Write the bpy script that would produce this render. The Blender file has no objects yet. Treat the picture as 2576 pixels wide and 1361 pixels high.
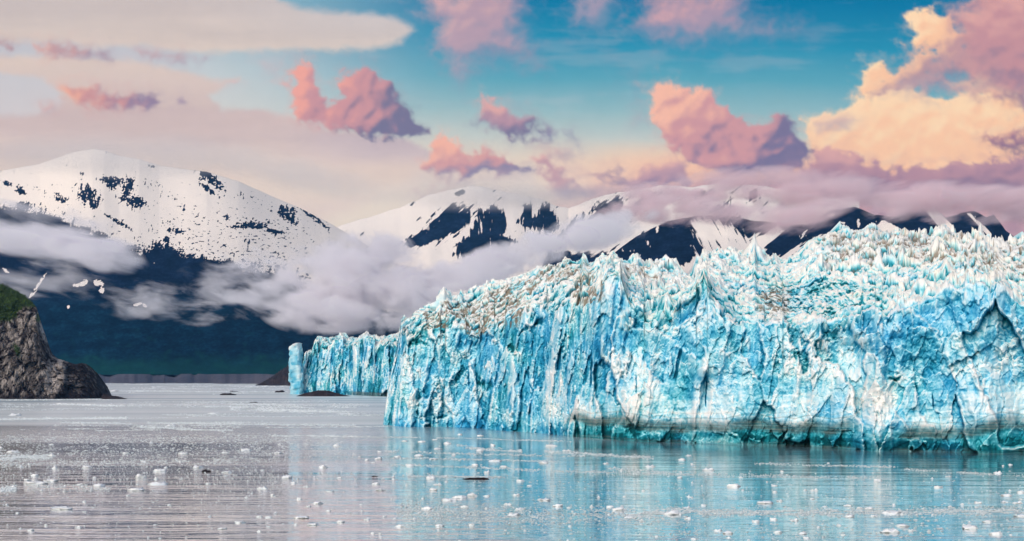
import bpy, math, random
import numpy as np

# ---------------------------------------------------------------- camera, world, sun, exposure
scene = bpy.context.scene
COL = scene.collection
F, CX, HY, CAMZ = 1407.0, 512.0, 376.0, 35.0      # focal length and horizon of the photograph in 1024-wide units, eye height in metres

cam_d = bpy.data.cameras.new('camera')
cam_d.sensor_width = 36.0
cam_d.lens = 36.0 * F / 1024.0
cam_d.shift_y = (HY - 270.5) / 1024.0
cam_d.clip_start = 1.0
cam_d.clip_end = 200000.0
cam = bpy.data.objects.new('camera', cam_d)
cam.location = (0, 0, CAMZ)
cam.rotation_euler = (math.radians(90), 0, 0)
COL.objects.link(cam)
scene.camera = cam

SUN_AZ, SUN_EL = math.radians(208), math.radians(34)     # azimuth clockwise from the view direction (+Y)
sun_dir = np.array([math.sin(SUN_AZ) * math.cos(SUN_EL), math.cos(SUN_AZ) * math.cos(SUN_EL), math.sin(SUN_EL)])

world = bpy.data.worlds.new('World')
scene.world = world
world.use_nodes = True
wn = world.node_tree.nodes
wl = world.node_tree.links
bg = next(n for n in wn if n.type == 'BACKGROUND')
sky_n = wn.new('ShaderNodeTexSky')
sky_n.sky_type = 'NISHITA'
sky_n.sun_disc = False
sky_n.sun_elevation = SUN_EL
sky_n.sun_rotation = SUN_AZ
sky_n.air_density = 1.0
sky_n.dust_density = 2.0
wl.new(sky_n.outputs[0], bg.inputs['Color'])
bg.inputs['Strength'].default_value = 0.15

sun_l = bpy.data.lights.new('sun', 'SUN')
sun_l.energy = 1.55
sun_l.angle = math.radians(30)
sun_l.color = (1.0, 0.90, 0.79)
sun = bpy.data.objects.new('sun', sun_l)
from mathutils import Vector
sun.rotation_euler = Vector((-sun_dir[0], -sun_dir[1], -sun_dir[2])).to_track_quat('-Z', 'Y').to_euler()
sun.location = (-300, -300, 400)
COL.objects.link(sun)

scene.view_settings.view_transform = 'Standard'
scene.view_settings.look = 'None'
scene.view_settings.gamma = 1.0
scene.view_settings.exposure = 0.0
scene.render.engine = 'CYCLES'
cy = scene.cycles
cy.use_denoising = True
cy.max_bounces = 8
cy.diffuse_bounces = 2
cy.glossy_bounces = 3
cy.transparent_max_bounces = 8
cy.volume_bounces = 6
cy.volume_step_rate = 1.0
cy.volume_max_steps = 256
cy.caustics_reflective = False
cy.caustics_refractive = False

# ---------------------------------------------------------------- helpers
f4 = np.float32
S = 1024.0 / 2576.0                                 # traced outlines are in 2576-wide units


def srgb(r, g, b):
    c = np.array([r, g, b]) / 255.0
    return np.where(c <= 0.04045, c / 12.92, ((c + 0.055) / 1.055) ** 2.4)


def sstep(a, b, x):
    t = np.clip((x - a) / (b - a), 0, 1)
    return t * t * (3 - 2 * t)


def lerp(a, b, t):
    return a + (b - a) * t


def _h(ix, iy, iz, seed):
    h = ix.astype(np.uint32) * np.uint32(374761393) + iy.astype(np.uint32) * np.uint32(668265263) \
        + iz.astype(np.uint32) * np.uint32(2147483647) + np.uint32((seed * 974634777) & 0xffffffff)
    h = (h ^ (h >> np.uint32(15))) * np.uint32(2246822519)
    h = (h ^ (h >> np.uint32(13))) * np.uint32(3266489917)
    return h ^ (h >> np.uint32(16))


_G = np.array([[1, 1, 0], [-1, 1, 0], [1, -1, 0], [-1, -1, 0], [1, 0, 1], [-1, 0, 1], [1, 0, -1], [-1, 0, -1],
               [0, 1, 1], [0, -1, 1], [0, 1, -1], [0, -1, -1], [1, 1, 0], [-1, 1, 0], [0, -1, 1], [0, -1, -1]], f4)


def noise(x, y, z=0.0, seed=0):
    """gradient noise, about -1..1"""
    x, y, z = np.broadcast_arrays(np.asarray(x, f4), np.asarray(y, f4), np.asarray(z, f4))
    shp = x.shape
    x, y, z = x.ravel(), y.ravel(), z.ravel()
    fx, fy, fz = np.floor(x), np.floor(y), np.floor(z)
    ix, iy, iz = fx.astype(np.int32), fy.astype(np.int32), fz.astype(np.int32)
    x, y, z = x - fx, y - fy, z - fz
    u, v, w = [t * t * t * (t * (t * 6 - 15) + 10) for t in (x, y, z)]
    out = np.zeros_like(x)
    for dx in (0, 1):
        for dy in (0, 1):
            for dz in (0, 1):
                g = _G[_h(ix + dx, iy + dy, iz + dz, seed) & np.uint32(15)]
                d = g[:, 0] * (x - dx) + g[:, 1] * (y - dy) + g[:, 2] * (z - dz)
                out += d * (u if dx else 1 - u) * (v if dy else 1 - v) * (w if dz else 1 - w)
    return out.reshape(shp) * 1.4


def fbm(x, y, z=0.0, seed=0, octs=4, gain=0.5, lac=2.03):
    a, s, t = 1.0, 0.0, 0.0
    x, y, z = np.asarray(x, f4), np.asarray(y, f4), np.asarray(z, f4)
    for i in range(octs):
        s = s + a * noise(x, y, z, seed + i * 7)
        t += a
        a *= gain
        x, y, z = x * lac + 11.3, y * lac + 3.7, z * lac + 5.1
    return s / t


def ridged(x, y, z=0.0, seed=0, octs=4, gain=0.5, lac=2.05):
    a, s, t = 1.0, 0.0, 0.0
    x, y, z = np.asarray(x, f4), np.asarray(y, f4), np.asarray(z, f4)
    for i in range(octs):
        s = s + a * (1 - np.abs(noise(x, y, z, seed + i * 7)) * 1.6)
        t += a
        a *= gain
        x, y, z = x * lac + 11.3, y * lac + 3.7, z * lac + 5.1
    return s / t


def worley(x, y, z, seed=0, jit=0.9, chunk=200000, metric=2):
    """F1, F2, four random numbers of the nearest cell, offset from its centre"""
    x, y, z = [np.ascontiguousarray(a, f4) for a in np.broadcast_arrays(np.asarray(x, f4), np.asarray(y, f4), np.asarray(z, f4))]
    shp = x.shape
    X, Y, Z = x.ravel(), y.ravel(), z.ravel()
    n = X.size
    F1 = np.full(n, 9, f4); F2 = np.full(n, 9, f4)
    ID = np.zeros(n, np.uint32); D = np.zeros((n, 3), f4)
    for s in range(0, n, chunk):
        sl = slice(s, min(n, s + chunk))
        xs, ys, zs = X[sl], Y[sl], Z[sl]
        bx, by, bz = np.floor(xs), np.floor(ys), np.floor(zs)
        fx, fy, fz = xs - bx, ys - by, zs - bz
        ix, iy, iz = bx.astype(np.int32), by.astype(np.int32), bz.astype(np.int32)
        f1 = np.full(xs.size, 9, f4); f2 = f1.copy(); idc = np.zeros(xs.size, np.uint32); dd = np.zeros((xs.size, 3), f4)
        for dx in (-1, 0, 1):
            for dy in (-1, 0, 1):
                for dz in (-1, 0, 1):
                    h = _h(ix + dx, iy + dy, iz + dz, seed)
                    px = fx - dx - 0.5 - jit * ((h & np.uint32(1023)).astype(f4) / 1023 - 0.5)
                    py = fy - dy - 0.5 - jit * (((h >> np.uint32(10)) & np.uint32(1023)).astype(f4) / 1023 - 0.5)
                    pz = fz - dz - 0.5 - jit * (((h >> np.uint32(20)) & np.uint32(1023)).astype(f4) / 1023 - 0.5)
                    if metric == 2:
                        d = px * px + py * py + pz * pz
                    else:                            # angular cells with flat sides
                        d = np.maximum(np.abs(px + 0.35 * pz), np.maximum(np.abs(py - 0.3 * px), np.abs(pz) * 0.8 + 0.35 * np.abs(px))) ** 2
                    m = d < f1
                    f2 = np.where(m, f1, np.minimum(f2, d))
                    f1 = np.where(m, d, f1)
                    idc = np.where(m, h, idc)
                    dd[m, 0] = px[m]; dd[m, 1] = py[m]; dd[m, 2] = pz[m]
        F1[sl] = np.sqrt(f1); F2[sl] = np.sqrt(f2); ID[sl] = idc; D[sl] = dd
    z0 = np.zeros_like(ID, dtype=np.int32)
    r = [(_h(ID.astype(np.int32), z0 + k, z0, seed + 77).astype(np.float64) / 4294967295.0).astype(f4).reshape(shp) for k in range(4)]
    return F1.reshape(shp), F2.reshape(shp), r, D.reshape(shp + (3,))


def pts(s):
    return np.array(s, float)


def poly_sd(x, y, P):
    """signed distance to a closed outline, positive inside"""
    x = np.asarray(x, f4); y = np.asarray(y, f4)
    P = np.asarray(P, f4)
    best = np.full(x.shape, 1e12, f4)
    inside = np.zeros(x.shape, bool)
    n = len(P)
    for i in range(n):
        ax, ay = P[i]; bx, by = P[(i + 1) % n]
        ex, ey = bx - ax, by - ay
        t = np.clip(((x - ax) * ex + (y - ay) * ey) / (ex * ex + ey * ey + 1e-9), 0, 1)
        best = np.minimum(best, (x - ax - t * ex) ** 2 + (y - ay - t * ey) ** 2)
        if ay != by:
            c = (ay <= y) != (by <= y)
            inside ^= c & (x < ax + (y - ay) * ex / (by - ay))
    d = np.sqrt(best)
    return np.where(inside, d, -d)


def mesh_obj(name, V, faces, mat, parent=None, smooth=True, attrs=None):
    V = np.ascontiguousarray(np.asarray(V, f4).reshape(-1, 3))
    faces = np.ascontiguousarray(np.asarray(faces, np.int32))
    k = faces.shape[1]
    me = bpy.data.meshes.new(name)
    me.vertices.add(len(V))
    me.vertices.foreach_set('co', V.ravel())
    me.loops.add(faces.size)
    me.loops.foreach_set('vertex_index', faces.ravel())
    me.polygons.add(len(faces))
    me.polygons.foreach_set('loop_start', np.arange(0, faces.size, k, dtype=np.int32))
    me.polygons.foreach_set('loop_total', np.full(len(faces), k, np.int32))
    if smooth:
        me.polygons.foreach_set('use_smooth', np.ones(len(faces), bool))
    me.update(calc_edges=True)
    for an, data in (attrs or {}).items():
        data = np.asarray(data, f4)
        if data.ndim == 2 and data.shape[1] == 3:
            at = me.attributes.new(an, 'FLOAT_VECTOR', 'POINT')
            at.data.foreach_set('vector', np.ascontiguousarray(data).ravel())
        else:
            at = me.attributes.new(an, 'FLOAT', 'POINT')
            at.data.foreach_set('value', np.ascontiguousarray(data).ravel())
    if mat:
        me.materials.append(mat)
    o = bpy.data.objects.new(name, me)
    COL.objects.link(o)
    if parent:
        o.parent = parent
    return o


def grid_faces(n, m, flip=False):
    i = np.arange(n - 1)[:, None] * m + np.arange(m - 1)[None, :]
    q = np.stack([i, i + m, i + m + 1, i + 1], -1).reshape(-1, 4)
    return q[:, ::-1] if flip else q


def grid_normals(P):
    du = np.gradient(P, axis=0); dv = np.gradient(P, axis=1)
    n = np.cross(du, dv)
    return n / (np.linalg.norm(n, axis=-1, keepdims=True) + 1e-9)


def at(x, y, D):
    """the world point seen at photograph position x, y when it lies D metres ahead"""
    return np.stack([(x - CX) / F * D, D + 0 * x, CAMZ + (HY - y) / F * D], -1)


def ground_depth(y):
    return CAMZ * F / (y - HY)


def boxblur(A, r):
    for ax in (0, 1):
        A = np.moveaxis(A, ax, 0)
        P_ = np.concatenate([np.repeat(A[:1], r + 1, 0), A, np.repeat(A[-1:], r, 0)], 0)
        c = np.cumsum(P_, 0, dtype=np.float64)
        A = np.moveaxis((c[2 * r + 1:] - c[:-2 * r - 1]) / (2 * r + 1), 0, ax)
    return A


def tag(o, label=None, cat=None, group=None, kind=None):
    if label: o['label'] = label
    if cat: o['category'] = cat
    if group: o['group'] = group
    if kind: o['kind'] = kind
    return o


class Mat:
    """small node-material writer"""
    def __init__(self, name):
        self.m = bpy.data.materials.new(name)
        self.m.use_nodes = True
        self.t = self.m.node_tree
        self.t.nodes.clear()
        self.out = self.t.nodes.new('ShaderNodeOutputMaterial')

    def n(self, typ, props=None, **ins):
        nd = self.t.nodes.new('ShaderNode' + typ)
        for k, v in (props or {}).items():
            setattr(nd, k, v)
        for k, v in ins.items():
            key = int(k[1:]) if k[0] == 'i' and k[1:].isdigit() else k.replace('_', ' ')
            self.set(nd.inputs[key], v)
        return nd

    def set(self, sock, v):
        if hasattr(v, 'is_output'):
            self.t.links.new(v, sock)
        elif isinstance(v, bpy.types.Node):
            self.t.links.new(v.outputs[0], sock)
        else:
            if sock.type == 'RGBA' and len(v) == 3:
                v = (*v, 1)
            sock.default_value = v

    def math(self, op, a, b=0.0, c=0.0, clamp=False):
        return self.n('Math', dict(operation=op, use_clamp=clamp), i0=a, i1=b, i2=c).outputs[0]

    def attr(self, name, out='Fac'):
        return self.n('Attribute', dict(attribute_name=name)).outputs[out]

    def mix(self, fac, a, b, blend='MIX'):
        nd = self.t.nodes.new('ShaderNodeMix')
        nd.data_type = 'RGBA'
        nd.blend_type = blend
        self.set(nd.inputs[0], fac); self.set(nd.inputs[6], a); self.set(nd.inputs[7], b)
        return nd.outputs[2]

    def ramp(self, fac, stops, interp='LINEAR'):
        nd = self.t.nodes.new('ShaderNodeValToRGB')
        cr = nd.color_ramp
        cr.interpolation = interp
        while len(cr.elements) < len(stops):
            cr.elements.new(0.5)
        for e, (p, c) in zip(cr.elements, stops):
            e.position = p
            e.color = (*c, 1) if len(c) == 3 else c
        self.set(nd.inputs[0], fac)
        return nd.outputs[0]

    def tex(self, scale, detail=4, rough=0.55, vec=None, dist=0.0):
        nd = self.n('TexNoise', Scale=scale, Detail=detail, Roughness=rough, Distortion=dist)
        if vec is not None:
            self.set(nd.inputs['Vector'], vec)
        return nd.outputs[0]

    def pos(self, sx=1, sy=1, sz=1):
        g = self.n('NewGeometry').outputs['Position']
        return self.n('Mapping', i0=g, Scale=(sx, sy, sz)).outputs[0]

    def surf(self, sh):
        self.set(self.out.inputs['Surface'], sh)
        return self.m

# ---------------------------------------------------------------- sky: cloud cover over the bay, on a far dome
def build_sky():
    xs = np.concatenate([np.linspace(-1500, -40, 90), np.arange(-36, 1062, 1.25), np.linspace(1070, 2500, 90)])
    ys = np.concatenate([np.linspace(-900, -36, 90), np.arange(-32, 380, 1.25), np.linspace(384, 420, 6)])
    gx, gy = np.meshgrid(xs, ys, indexing='ij')
    gx = gx.astype(f4); gy = gy.astype(f4)
    x = gx / f4(S); y = gy / f4(S)                       # traced units

    def C(*c):
        return srgb(*c)

    def ramp(v, stops):
        return np.stack([np.interp(v, [s[0] for s in stops], [C(*s[1])[k] for s in stops]) for k in range(3)], -1)

    wob = fbm(x / 260, y / 130, 0, 3, 4) * 30
    # clear air: deep turquoise overhead to cream at the ridge line
    yy = y + wob * 0.4 - (x - 1600) * 0.02
    clear = ramp(yy, [(-1200, (0, 84, 138)), (-300, (0, 96, 146)), (0, (0, 120, 166)), (110, (38, 146, 182)), (200, (92, 168, 190)), (280, (148, 190, 198)),
                      (350, (196, 208, 204)), (410, (232, 218, 200)), (480, (236, 220, 205)), (560, (216, 196, 198)), (1000, (205, 190, 196))])
    left = ramp(yy, [(-1200, (60, 130, 165)), (-200, (130, 180, 202)), (0, (150, 194, 210)), (120, (176, 196, 208)), (200, (198, 211, 216)), (300, (214, 216, 214)), (420, (228, 214, 204)), (1000, (224, 206, 200))])
    col = lerp(clear, left, sstep(1250, 420, x + wob)[..., None])
    # peach glow low on the right
    glow = sstep(1300, 1750, x + wob * 2) * sstep(330, 420, y + wob * .6)
    col = lerp(col, ramp(y, [(380, (250, 208, 172)), (450, (247, 198, 170)), (500, (222, 176, 172)), (600, (200, 168, 180)), (900, (196, 176, 188))]), (glow * 0.92)[..., None])

    big = fbm(x / 120, y / 90, 0, 21, 5, 0.55)
    fine = fbm(x / 34, y / 28, 0, 31, 4, 0.6)
    warpx = big * 26 + fine * 9
    warpy = fbm(x / 120, y / 90, 4.0, 22, 5, 0.55) * 22 + fbm(x / 34, y / 28, 4.0, 32, 4, 0.6) * 8
    streak = fbm(x / 420, y / 60, 2.0, 41, 5, 0.55)

    def over(cl, a):
        nonlocal col
        col = lerp(col, cl, np.clip(a, 0, 1)[..., None])

    def sheet(P, cl, soft, warp=1.0, alpha=1.0):
        sd = poly_sd(x + warpx * warp, y + warpy * warp, P)
        over(cl, sstep(-soft, soft, sd) * alpha)

    over(C(206, 200, 208), sstep(620, 250, x + wob * 2) * sstep(60, 110, y) * 0.55)
    over(C(214, 208, 212), sstep(0.05, 0.6, streak + 0.4 * big) * 0.13 * sstep(460, 300, y))
    # the wide cream veil of the left half, with two openings
    cream = ramp(y + streak * 40, [(-600, (190, 182, 186)), (-100, (200, 188, 190)), (40, (208, 196, 192)), (120, (222, 208, 198)), (220, (216, 200, 194)), (290, (208, 190, 188)),
                                   (350, (212, 195, 192)), (400, (226, 208, 198)), (480, (230, 216, 204)), (600, (220, 205, 202)), (900, (212, 200, 204))])
    cream = lerp(cream, C(214, 210, 212), (sstep(400, 1000, x) * sstep(150, 20, y) * 0.6)[..., None])
    cream = lerp(cream, C(196, 184, 196), (sstep(620, 950, x) * sstep(300, 350, y) * sstep(430, 380, y) * 0.55)[..., None])
    cream = cream * (1 + 0.05 * streak + 0.02 * fine)[..., None]
    sheet([(-4000, -3000), (400, -3000), (600, -300), (700, 5), (760, 18), (900, 28), (985, 44), (1028, 60), (1036, 76), (1010, 102), (960, 118), (880, 125), (760, 128), (560, 136), (380, 118), (200, 112), (60, 100), (-4000, 60)], cream, 14, 0.7, 0.93)
    sheet([(-4000, 130), (0, 138), (120, 140), (300, 150), (400, 162), (520, 196), (560, 204), (605, 196), (560, 216), (528, 240), (560, 272), (640, 276), (745, 300), (860, 330), (1000, 350), (1090, 380), (1180, 430), (1330, 440),
           (1380, 480), (1380, 700), (-4000, 700), (-4000, 290), (0, 290), (120, 285), (160, 260), (150, 230), (110, 195), (0, 180), (-4000, 175)], cream, 11, 0.6)
    sheet([(1060, 440), (1330, 430), (1390, 500), (1390, 620), (900, 620), (800, 560)], ramp(y, [(420, (214, 204, 202)), (520, (232, 222, 208)), (600, (232, 222, 208))]), 26, 0.6, 0.9)

    billow = (1 - np.abs(noise(x / 62, y / 54, 1.3, 51)) * 1.5) * 0.55 + (1 - np.abs(noise(x / 27, y / 25, 2.3, 52)) * 1.5) * 0.3 + (1 - np.abs(noise(x / 12, y / 11, 3.3, 53)) * 1.5) * 0.15

    lump = (1 - np.abs(noise(x / 70 + big * .3, y / 60, 1.9, 54)) * 1.6)
    lumps = (1 - np.abs(noise(x / 30 + big * .4, y / 28, 2.9, 55)) * 1.6)

    def cumulus(P, lit, mid, shade, soft=6, warp=1.0, alpha=1.0, light=(-0.55, -0.75, 0.45), relief=24, round_=60, bias=0.0, edge=1.0, gain=1.0):  # each cloud's lit and shaded sides are painted into the dome colour
        x0, y0 = P[:, 0].min() - 70, P[:, 1].min() - 70
        x1, y1 = P[:, 0].max() + 70, P[:, 1].max() + 70
        i0, i1 = np.searchsorted(xs / S, [x0, x1]); j0, j1 = np.searchsorted(ys / S, [y0, y1])
        if i1 - i0 < 4 or j1 - j0 < 4:
            return
        w = (slice(i0, i1), slice(j0, j1))
        sd = poly_sd(x[w] + warpx[w] * 0.8 * warp, y[w] + warpy[w] * 0.8 * warp, P) + (billow[w] - 0.55) * 24 * edge
        a = sstep(-soft * 0.9, soft * 2.2, sd) * alpha
        t = np.clip(sd / round_, 0, 1)
        L = np.array(light) / np.linalg.norm(light)
        st = 3
        h = np.sqrt(np.clip(1 - (1 - t) ** 2, 0, 1)) * round_ * 0.8 + (lump[w] * relief + lumps[w] * relief * 0.35) * np.clip(0.25 + t, 0, 1)
        h = boxblur(h, 1)
        hx = np.gradient(h, xs[i0:i1] / S, axis=0); hy = np.gradient(h, ys[j0:j1] / S, axis=1)
        lam = (-hx * L[0] - hy * L[1] + L[2] * 0.7) / np.sqrt(hx * hx + hy * hy + 0.8)
        lam = boxblur(lam, 2)
        rel = ((x[w] - P[:, 0].mean()) * L[0] / max(40, P[:, 0].std()) + (y[w] - P[:, 1].mean()) * L[1] / max(30, P[:, 1].std())) * 0.30
        q = 0.42 + rel * 1.15 * gain + (lam - 0.30) * 0.34 + big[w] * 0.34 + fine[w] * 0.08 + bias
        halo = sstep(-26 - soft, 14, sd + fine[w] * 34 + streak[w] * 26) * 0.22 * alpha
        c = np.where((q < 0.5)[..., None], lerp(C(*shade), C(*mid), sstep(-0.05, 0.5, q)[..., None]), lerp(C(*mid), C(*lit), sstep(0.5, 1.0, q)[..., None]))
        col[w] = lerp(col[w], lerp(c, col[w], 0.25), halo[..., None])
        col[w] = lerp(col[w], c, a[..., None])

    P = pts
    pk, mv, sh = (240, 170, 156), (205, 152, 158), (136, 126, 152)
    # thin pink tatters overhead
    cumulus(P([(1065, -40), (1330, -40), (1310, 60), (1335, 110), (1368, 172), (1300, 162), (1220, 158), (1150, 178), (1110, 150), (1092, 100), (1110, 60), (1060, 20)]), (222, 178, 180), (196, 162, 176), (150, 150, 176), soft=26, alpha=0.82, relief=16, edge=1.4)
    cumulus(P([(1150, 150), (1185, 190), (1160, 220), (1130, 190)]), (190, 165, 180), (176, 160, 180), (150, 155, 180), soft=22, alpha=0.5, edge=1.5)
    cumulus(P([(1438, 40), (1480, -30), (1552, -30), (1545, 60), (1512, 92), (1462, 72)]), (205, 175, 186), (176, 160, 182), (120, 150, 180), soft=24, alpha=0.75, edge=1.5)
    cumulus(P([(1590, 60), (1640, -30), (1862, -30), (1880, 60), (2030, 70), (2050, 95), (1900, 105), (1830, 100), (1720, 112), (1640, 90)]), (218, 170, 176), (182, 156, 176), (110, 146, 178), soft=28, alpha=0.82, light=(-0.6, -0.6, .4), relief=16, edge=1.4)
    cumulus(P([(1540, 150), (1600, 170), (1640, 230), (1600, 240), (1560, 195)]), (140, 160, 182), (126, 156, 180), (110, 150, 178), soft=26, alpha=0.4, edge=1.8)
    cumulus(P([(1590, 270), (1630, 265), (1640, 310), (1600, 320)]), (190, 170, 180), (180, 165, 180), (160, 160, 180), soft=22, alpha=0.45, edge=1.8)
    # mauve streaks in the veil of the left
    cumulus(P([(-60, 95), (30, 100), (35, 125), (-60, 128)]), (196, 140, 136), (186, 140, 140), (176, 140, 150), soft=9, warp=.5, alpha=0.85)
    cumulus(P([(85, 112), (140, 106), (270, 122), (280, 148), (210, 142), (140, 150), (88, 140)]), (232, 170, 150), (200, 156, 156), (170, 150, 166), soft=10, warp=.5, light=(-.9, -.2, .3), alpha=0.85)
    cumulus(P([(330, 128), (480, 130), (520, 148), (460, 158), (380, 146)]), (206, 152, 152), (190, 148, 156), (176, 150, 168), soft=12, warp=.5, alpha=0.7)
    cumulus(P([(145, 222), (210, 216), (270, 218), (330, 236), (385, 236), (412, 256), (390, 274), (300, 276), (230, 272), (190, 260)]), (240, 176, 150), (206, 150, 150), (146, 128, 158), soft=8, warp=.4, light=(-.95, -.15, .3), round_=30, alpha=0.92)
    cumulus(P([(105, 262), (150, 258), (160, 276), (110, 282)]), (222, 178, 168), (214, 170, 166), (190, 160, 166), soft=12, warp=.4, alpha=0.7)
    cumulus(P([(443, 248), (460, 242), (478, 258), (466, 268), (448, 262)]), (176, 156, 176), (166, 148, 172), (156, 142, 170), soft=6, warp=.2, alpha=0.85, round_=12, edge=.3)
    cumulus(P([(572, 206), (590, 198), (604, 206), (590, 214)]), (226, 186, 182), (220, 180, 180), (210, 176, 180), soft=6, warp=.2, alpha=0.7, edge=.3)
    cumulus(P([(655, 140), (690, 165), (700, 190), (680, 180)]), (226, 190, 190), (216, 180, 184), (200, 176, 186), soft=12, alpha=0.6, edge=.5)
    # the cumulus puffs
    cumulus(P([(724, 175), (745, 162), (775, 166), (797, 190), (800, 225), (822, 262), (845, 240), (862, 170), (905, 156), (940, 172), (952, 195), (985, 210), (1010, 250), (1050, 292), (1080, 345), (1040, 350), (940, 352), (885, 332), (800, 316), (746, 300), (726, 240)]),
            pk, mv, (122, 118, 148), light=(-.75, -.45, .42), bias=0.1)
    cumulus(P([(1205, 300), (1212, 240), (1245, 244), (1300, 275), (1340, 310), (1392, 332), (1350, 352), (1320, 356), (1270, 338), (1222, 312)]), (222, 172, 168), (184, 148, 164), (128, 122, 152), soft=9, light=(-.4, -.8, .4), round_=40, edge=1.3)
    cumulus(P([(1150, 292), (1210, 296), (1230, 315), (1180, 312)]), (160, 160, 180), (150, 152, 174), (140, 148, 172), soft=14, alpha=0.6, edge=1.6)
    cumulus(P([(1385, 318), (1450, 335), (1448, 362), (1400, 352), (1350, 362), (1340, 345)]), (170, 166, 182), (156, 154, 176), (142, 148, 172), soft=12, alpha=0.65, edge=1.7)
    cumulus(P([(1330, 395), (1365, 388), (1400, 408), (1430, 450), (1500, 478), (1490, 492), (1400, 486), (1360, 440)]), (226, 182, 176), (200, 164, 172), (168, 150, 170), soft=9, edge=1.2)
    cumulus(P([(1062, 428), (1080, 402), (1084, 352), (1108, 326), (1140, 338), (1158, 370), (1190, 392), (1212, 368), (1250, 384), (1282, 402), (1300, 416), (1338, 432), (1280, 442), (1150, 442)]), (246, 186, 164), (214, 160, 160), (146, 138, 166), light=(-.5, -.75, .4), round_=36, bias=.05)
    # peach tower on the right, its mauve shoulder, and the purple banks under it
    pl, pm, ps = (255, 224, 184), (251, 204, 166), (206, 158, 158)
    cumulus(P([(2400, 50), (2440, 0), (2480, -30), (2900, -60), (2900, 300), (2500, 240), (2400, 210), (2330, 225), (2310, 190), (2350, 150), (2390, 120)]), (226, 180, 168), (200, 154, 158), (156, 136, 156), soft=20, edge=1.5, relief=20)
    cumulus(P([(2160, 236), (2164, 196), (2184, 160), (2204, 146), (2230, 152), (2250, 176), (2300, 150), (2330, 120), (2356, 150), (2330, 200), (2290, 240), (2200, 260)]), pl, pm, (190, 158, 164), light=(-.6, -.6, .4), round_=36, edge=1.3, relief=28, bias=.1)
    cumulus(P([(2272, 108), (2290, 90), (2280, 44), (2304, 24), (2350, 20), (2400, 40), (2424, 92), (2440, 140), (2390, 160), (2350, 130), (2310, 124)]), pl, pm, (196, 156, 160), light=(-.7, -.5, .4), round_=34, edge=1.3, relief=28, bias=.12)
    cumulus(P([(2000, 302), (2080, 292), (2130, 272), (2160, 244), (2220, 226), (2300, 222), (2380, 240), (2450, 214), (2520, 220), (2900, 240), (2900, 520), (2060, 470), (2030, 360)]),
            pl, (252, 206, 168), (226, 176, 162), light=(-.4, -.7, .5), relief=22, round_=70, bias=0.28, gain=.6)
    cumulus(P([(2380, 215), (2420, 190), (2480, 200), (2540, 215), (2620, 250), (2600, 280), (2480, 250)]), (250, 208, 172), (226, 178, 164), (176, 140, 152), soft=16, alpha=.8, edge=1.8, relief=26)
    cumulus(P([(2392, 30), (2450, 10), (2480, -40), (2700, -120), (3000, -60), (3000, 260), (2560, 262), (2500, 212), (2440, 130)]), (222, 170, 166), (198, 148, 156), (150, 126, 148), soft=24, relief=20, light=(-.2, -.6, .6), edge=1.6, bias=.05, alpha=.96)
    cumulus(P([(2290, 150), (2360, 150), (2390, 180), (2330, 220), (2240, 205)]), (206, 166, 160), (186, 150, 158), (160, 140, 156), soft=26, alpha=0.75, edge=1.9)
    cumulus(P([(2240, 205), (2400, 190), (2470, 215), (2340, 240), (2280, 235)]), (196, 172, 178), (180, 164, 178), (160, 156, 176), soft=30, alpha=0.6, edge=1.9)
    cumulus(P([(2040, 310), (2130, 285), (2165, 300), (2120, 330), (2060, 335)]), (236, 200, 178), (206, 178, 178), (176, 168, 182), soft=12, alpha=0.8, edge=.8)
    cumulus(P([(2470, 345), (2510, 350), (2576, 330), (2640, 340), (2640, 385), (2520, 378)]), (190, 140, 146), (160, 122, 142), (130, 108, 136), soft=10, edge=1.5)
    cumulus(P([(2020, 392), (2080, 372), (2130, 380), (2170, 405), (2230, 420), (2290, 410), (2360, 420), (2420, 395), (2500, 402), (2700, 380), (3000, 380), (3000, 520), (2020, 520)]), (222, 172, 168), (184, 144, 158), (130, 112, 142), light=(-.3, -.85, .3), relief=20, round_=50, edge=1.3, bias=.06)
    cumulus(P([(1640, 232), (1660, 208), (1702, 214), (1740, 236), (1772, 226), (1802, 242), (1850, 290), (1900, 302), (1960, 286), (2002, 322), (2042, 380), (2034, 404), (1996, 434), (1900, 442), (1800, 434), (1724, 402), (1662, 350), (1640, 290)]),
            (248, 192, 168), (210, 156, 160), (124, 116, 150), light=(-.62, -.6, .4), bias=.08)
    cumulus(P([(1600, 440), (1640, 410), (1680, 398), (1725, 416), (1740, 450), (1730, 476), (1640, 478), (1560, 460)]), (222, 176, 172), (192, 156, 168), (150, 134, 162), soft=8, light=(-.2, -.8, .4), round_=40)
    cumulus(P([(1500, 440), (1550, 430), (1590, 450), (1560, 462), (1520, 455)]), (186, 156, 166), (170, 146, 164), (156, 140, 164), soft=10, alpha=.8, edge=1.5)
    cumulus(P([(1760, 420), (1900, 430), (2040, 412), (2200, 440), (2300, 500), (2100, 520), (1900, 515), (1760, 480)]), (206, 160, 166), (176, 142, 160), (136, 118, 148), soft=26, edge=1.5, alpha=.85)
    # scraps between the puffs
    rs = np.random.default_rng(77)
    for k in range(26):
        cx = rs.uniform(1040, 2020); cyy = 492 - abs(rs.normal(0, 62)); 
        if cyy < 250 or poly_sd(np.array([cx]), np.array([cyy]), P([(1600, 200), (2080, 200), (2080, 450), (1600, 450)]))[0] > 0: continue
        rx = rs.uniform(16, 60); ry = rx * rs.uniform(.22, .45)
        an = np.linspace(0, 2 * math.pi, 9)[:-1]
        cumulus(np.stack([cx + rx * np.cos(an) * rs.uniform(.6, 1.2, 8), cyy + ry * np.sin(an) * rs.uniform(.6, 1.2, 8)], 1), (226, 186, 176), (196, 166, 174), (160, 150, 172), soft=12, alpha=rs.uniform(.2, .55), edge=1.3, round_=24)
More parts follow.
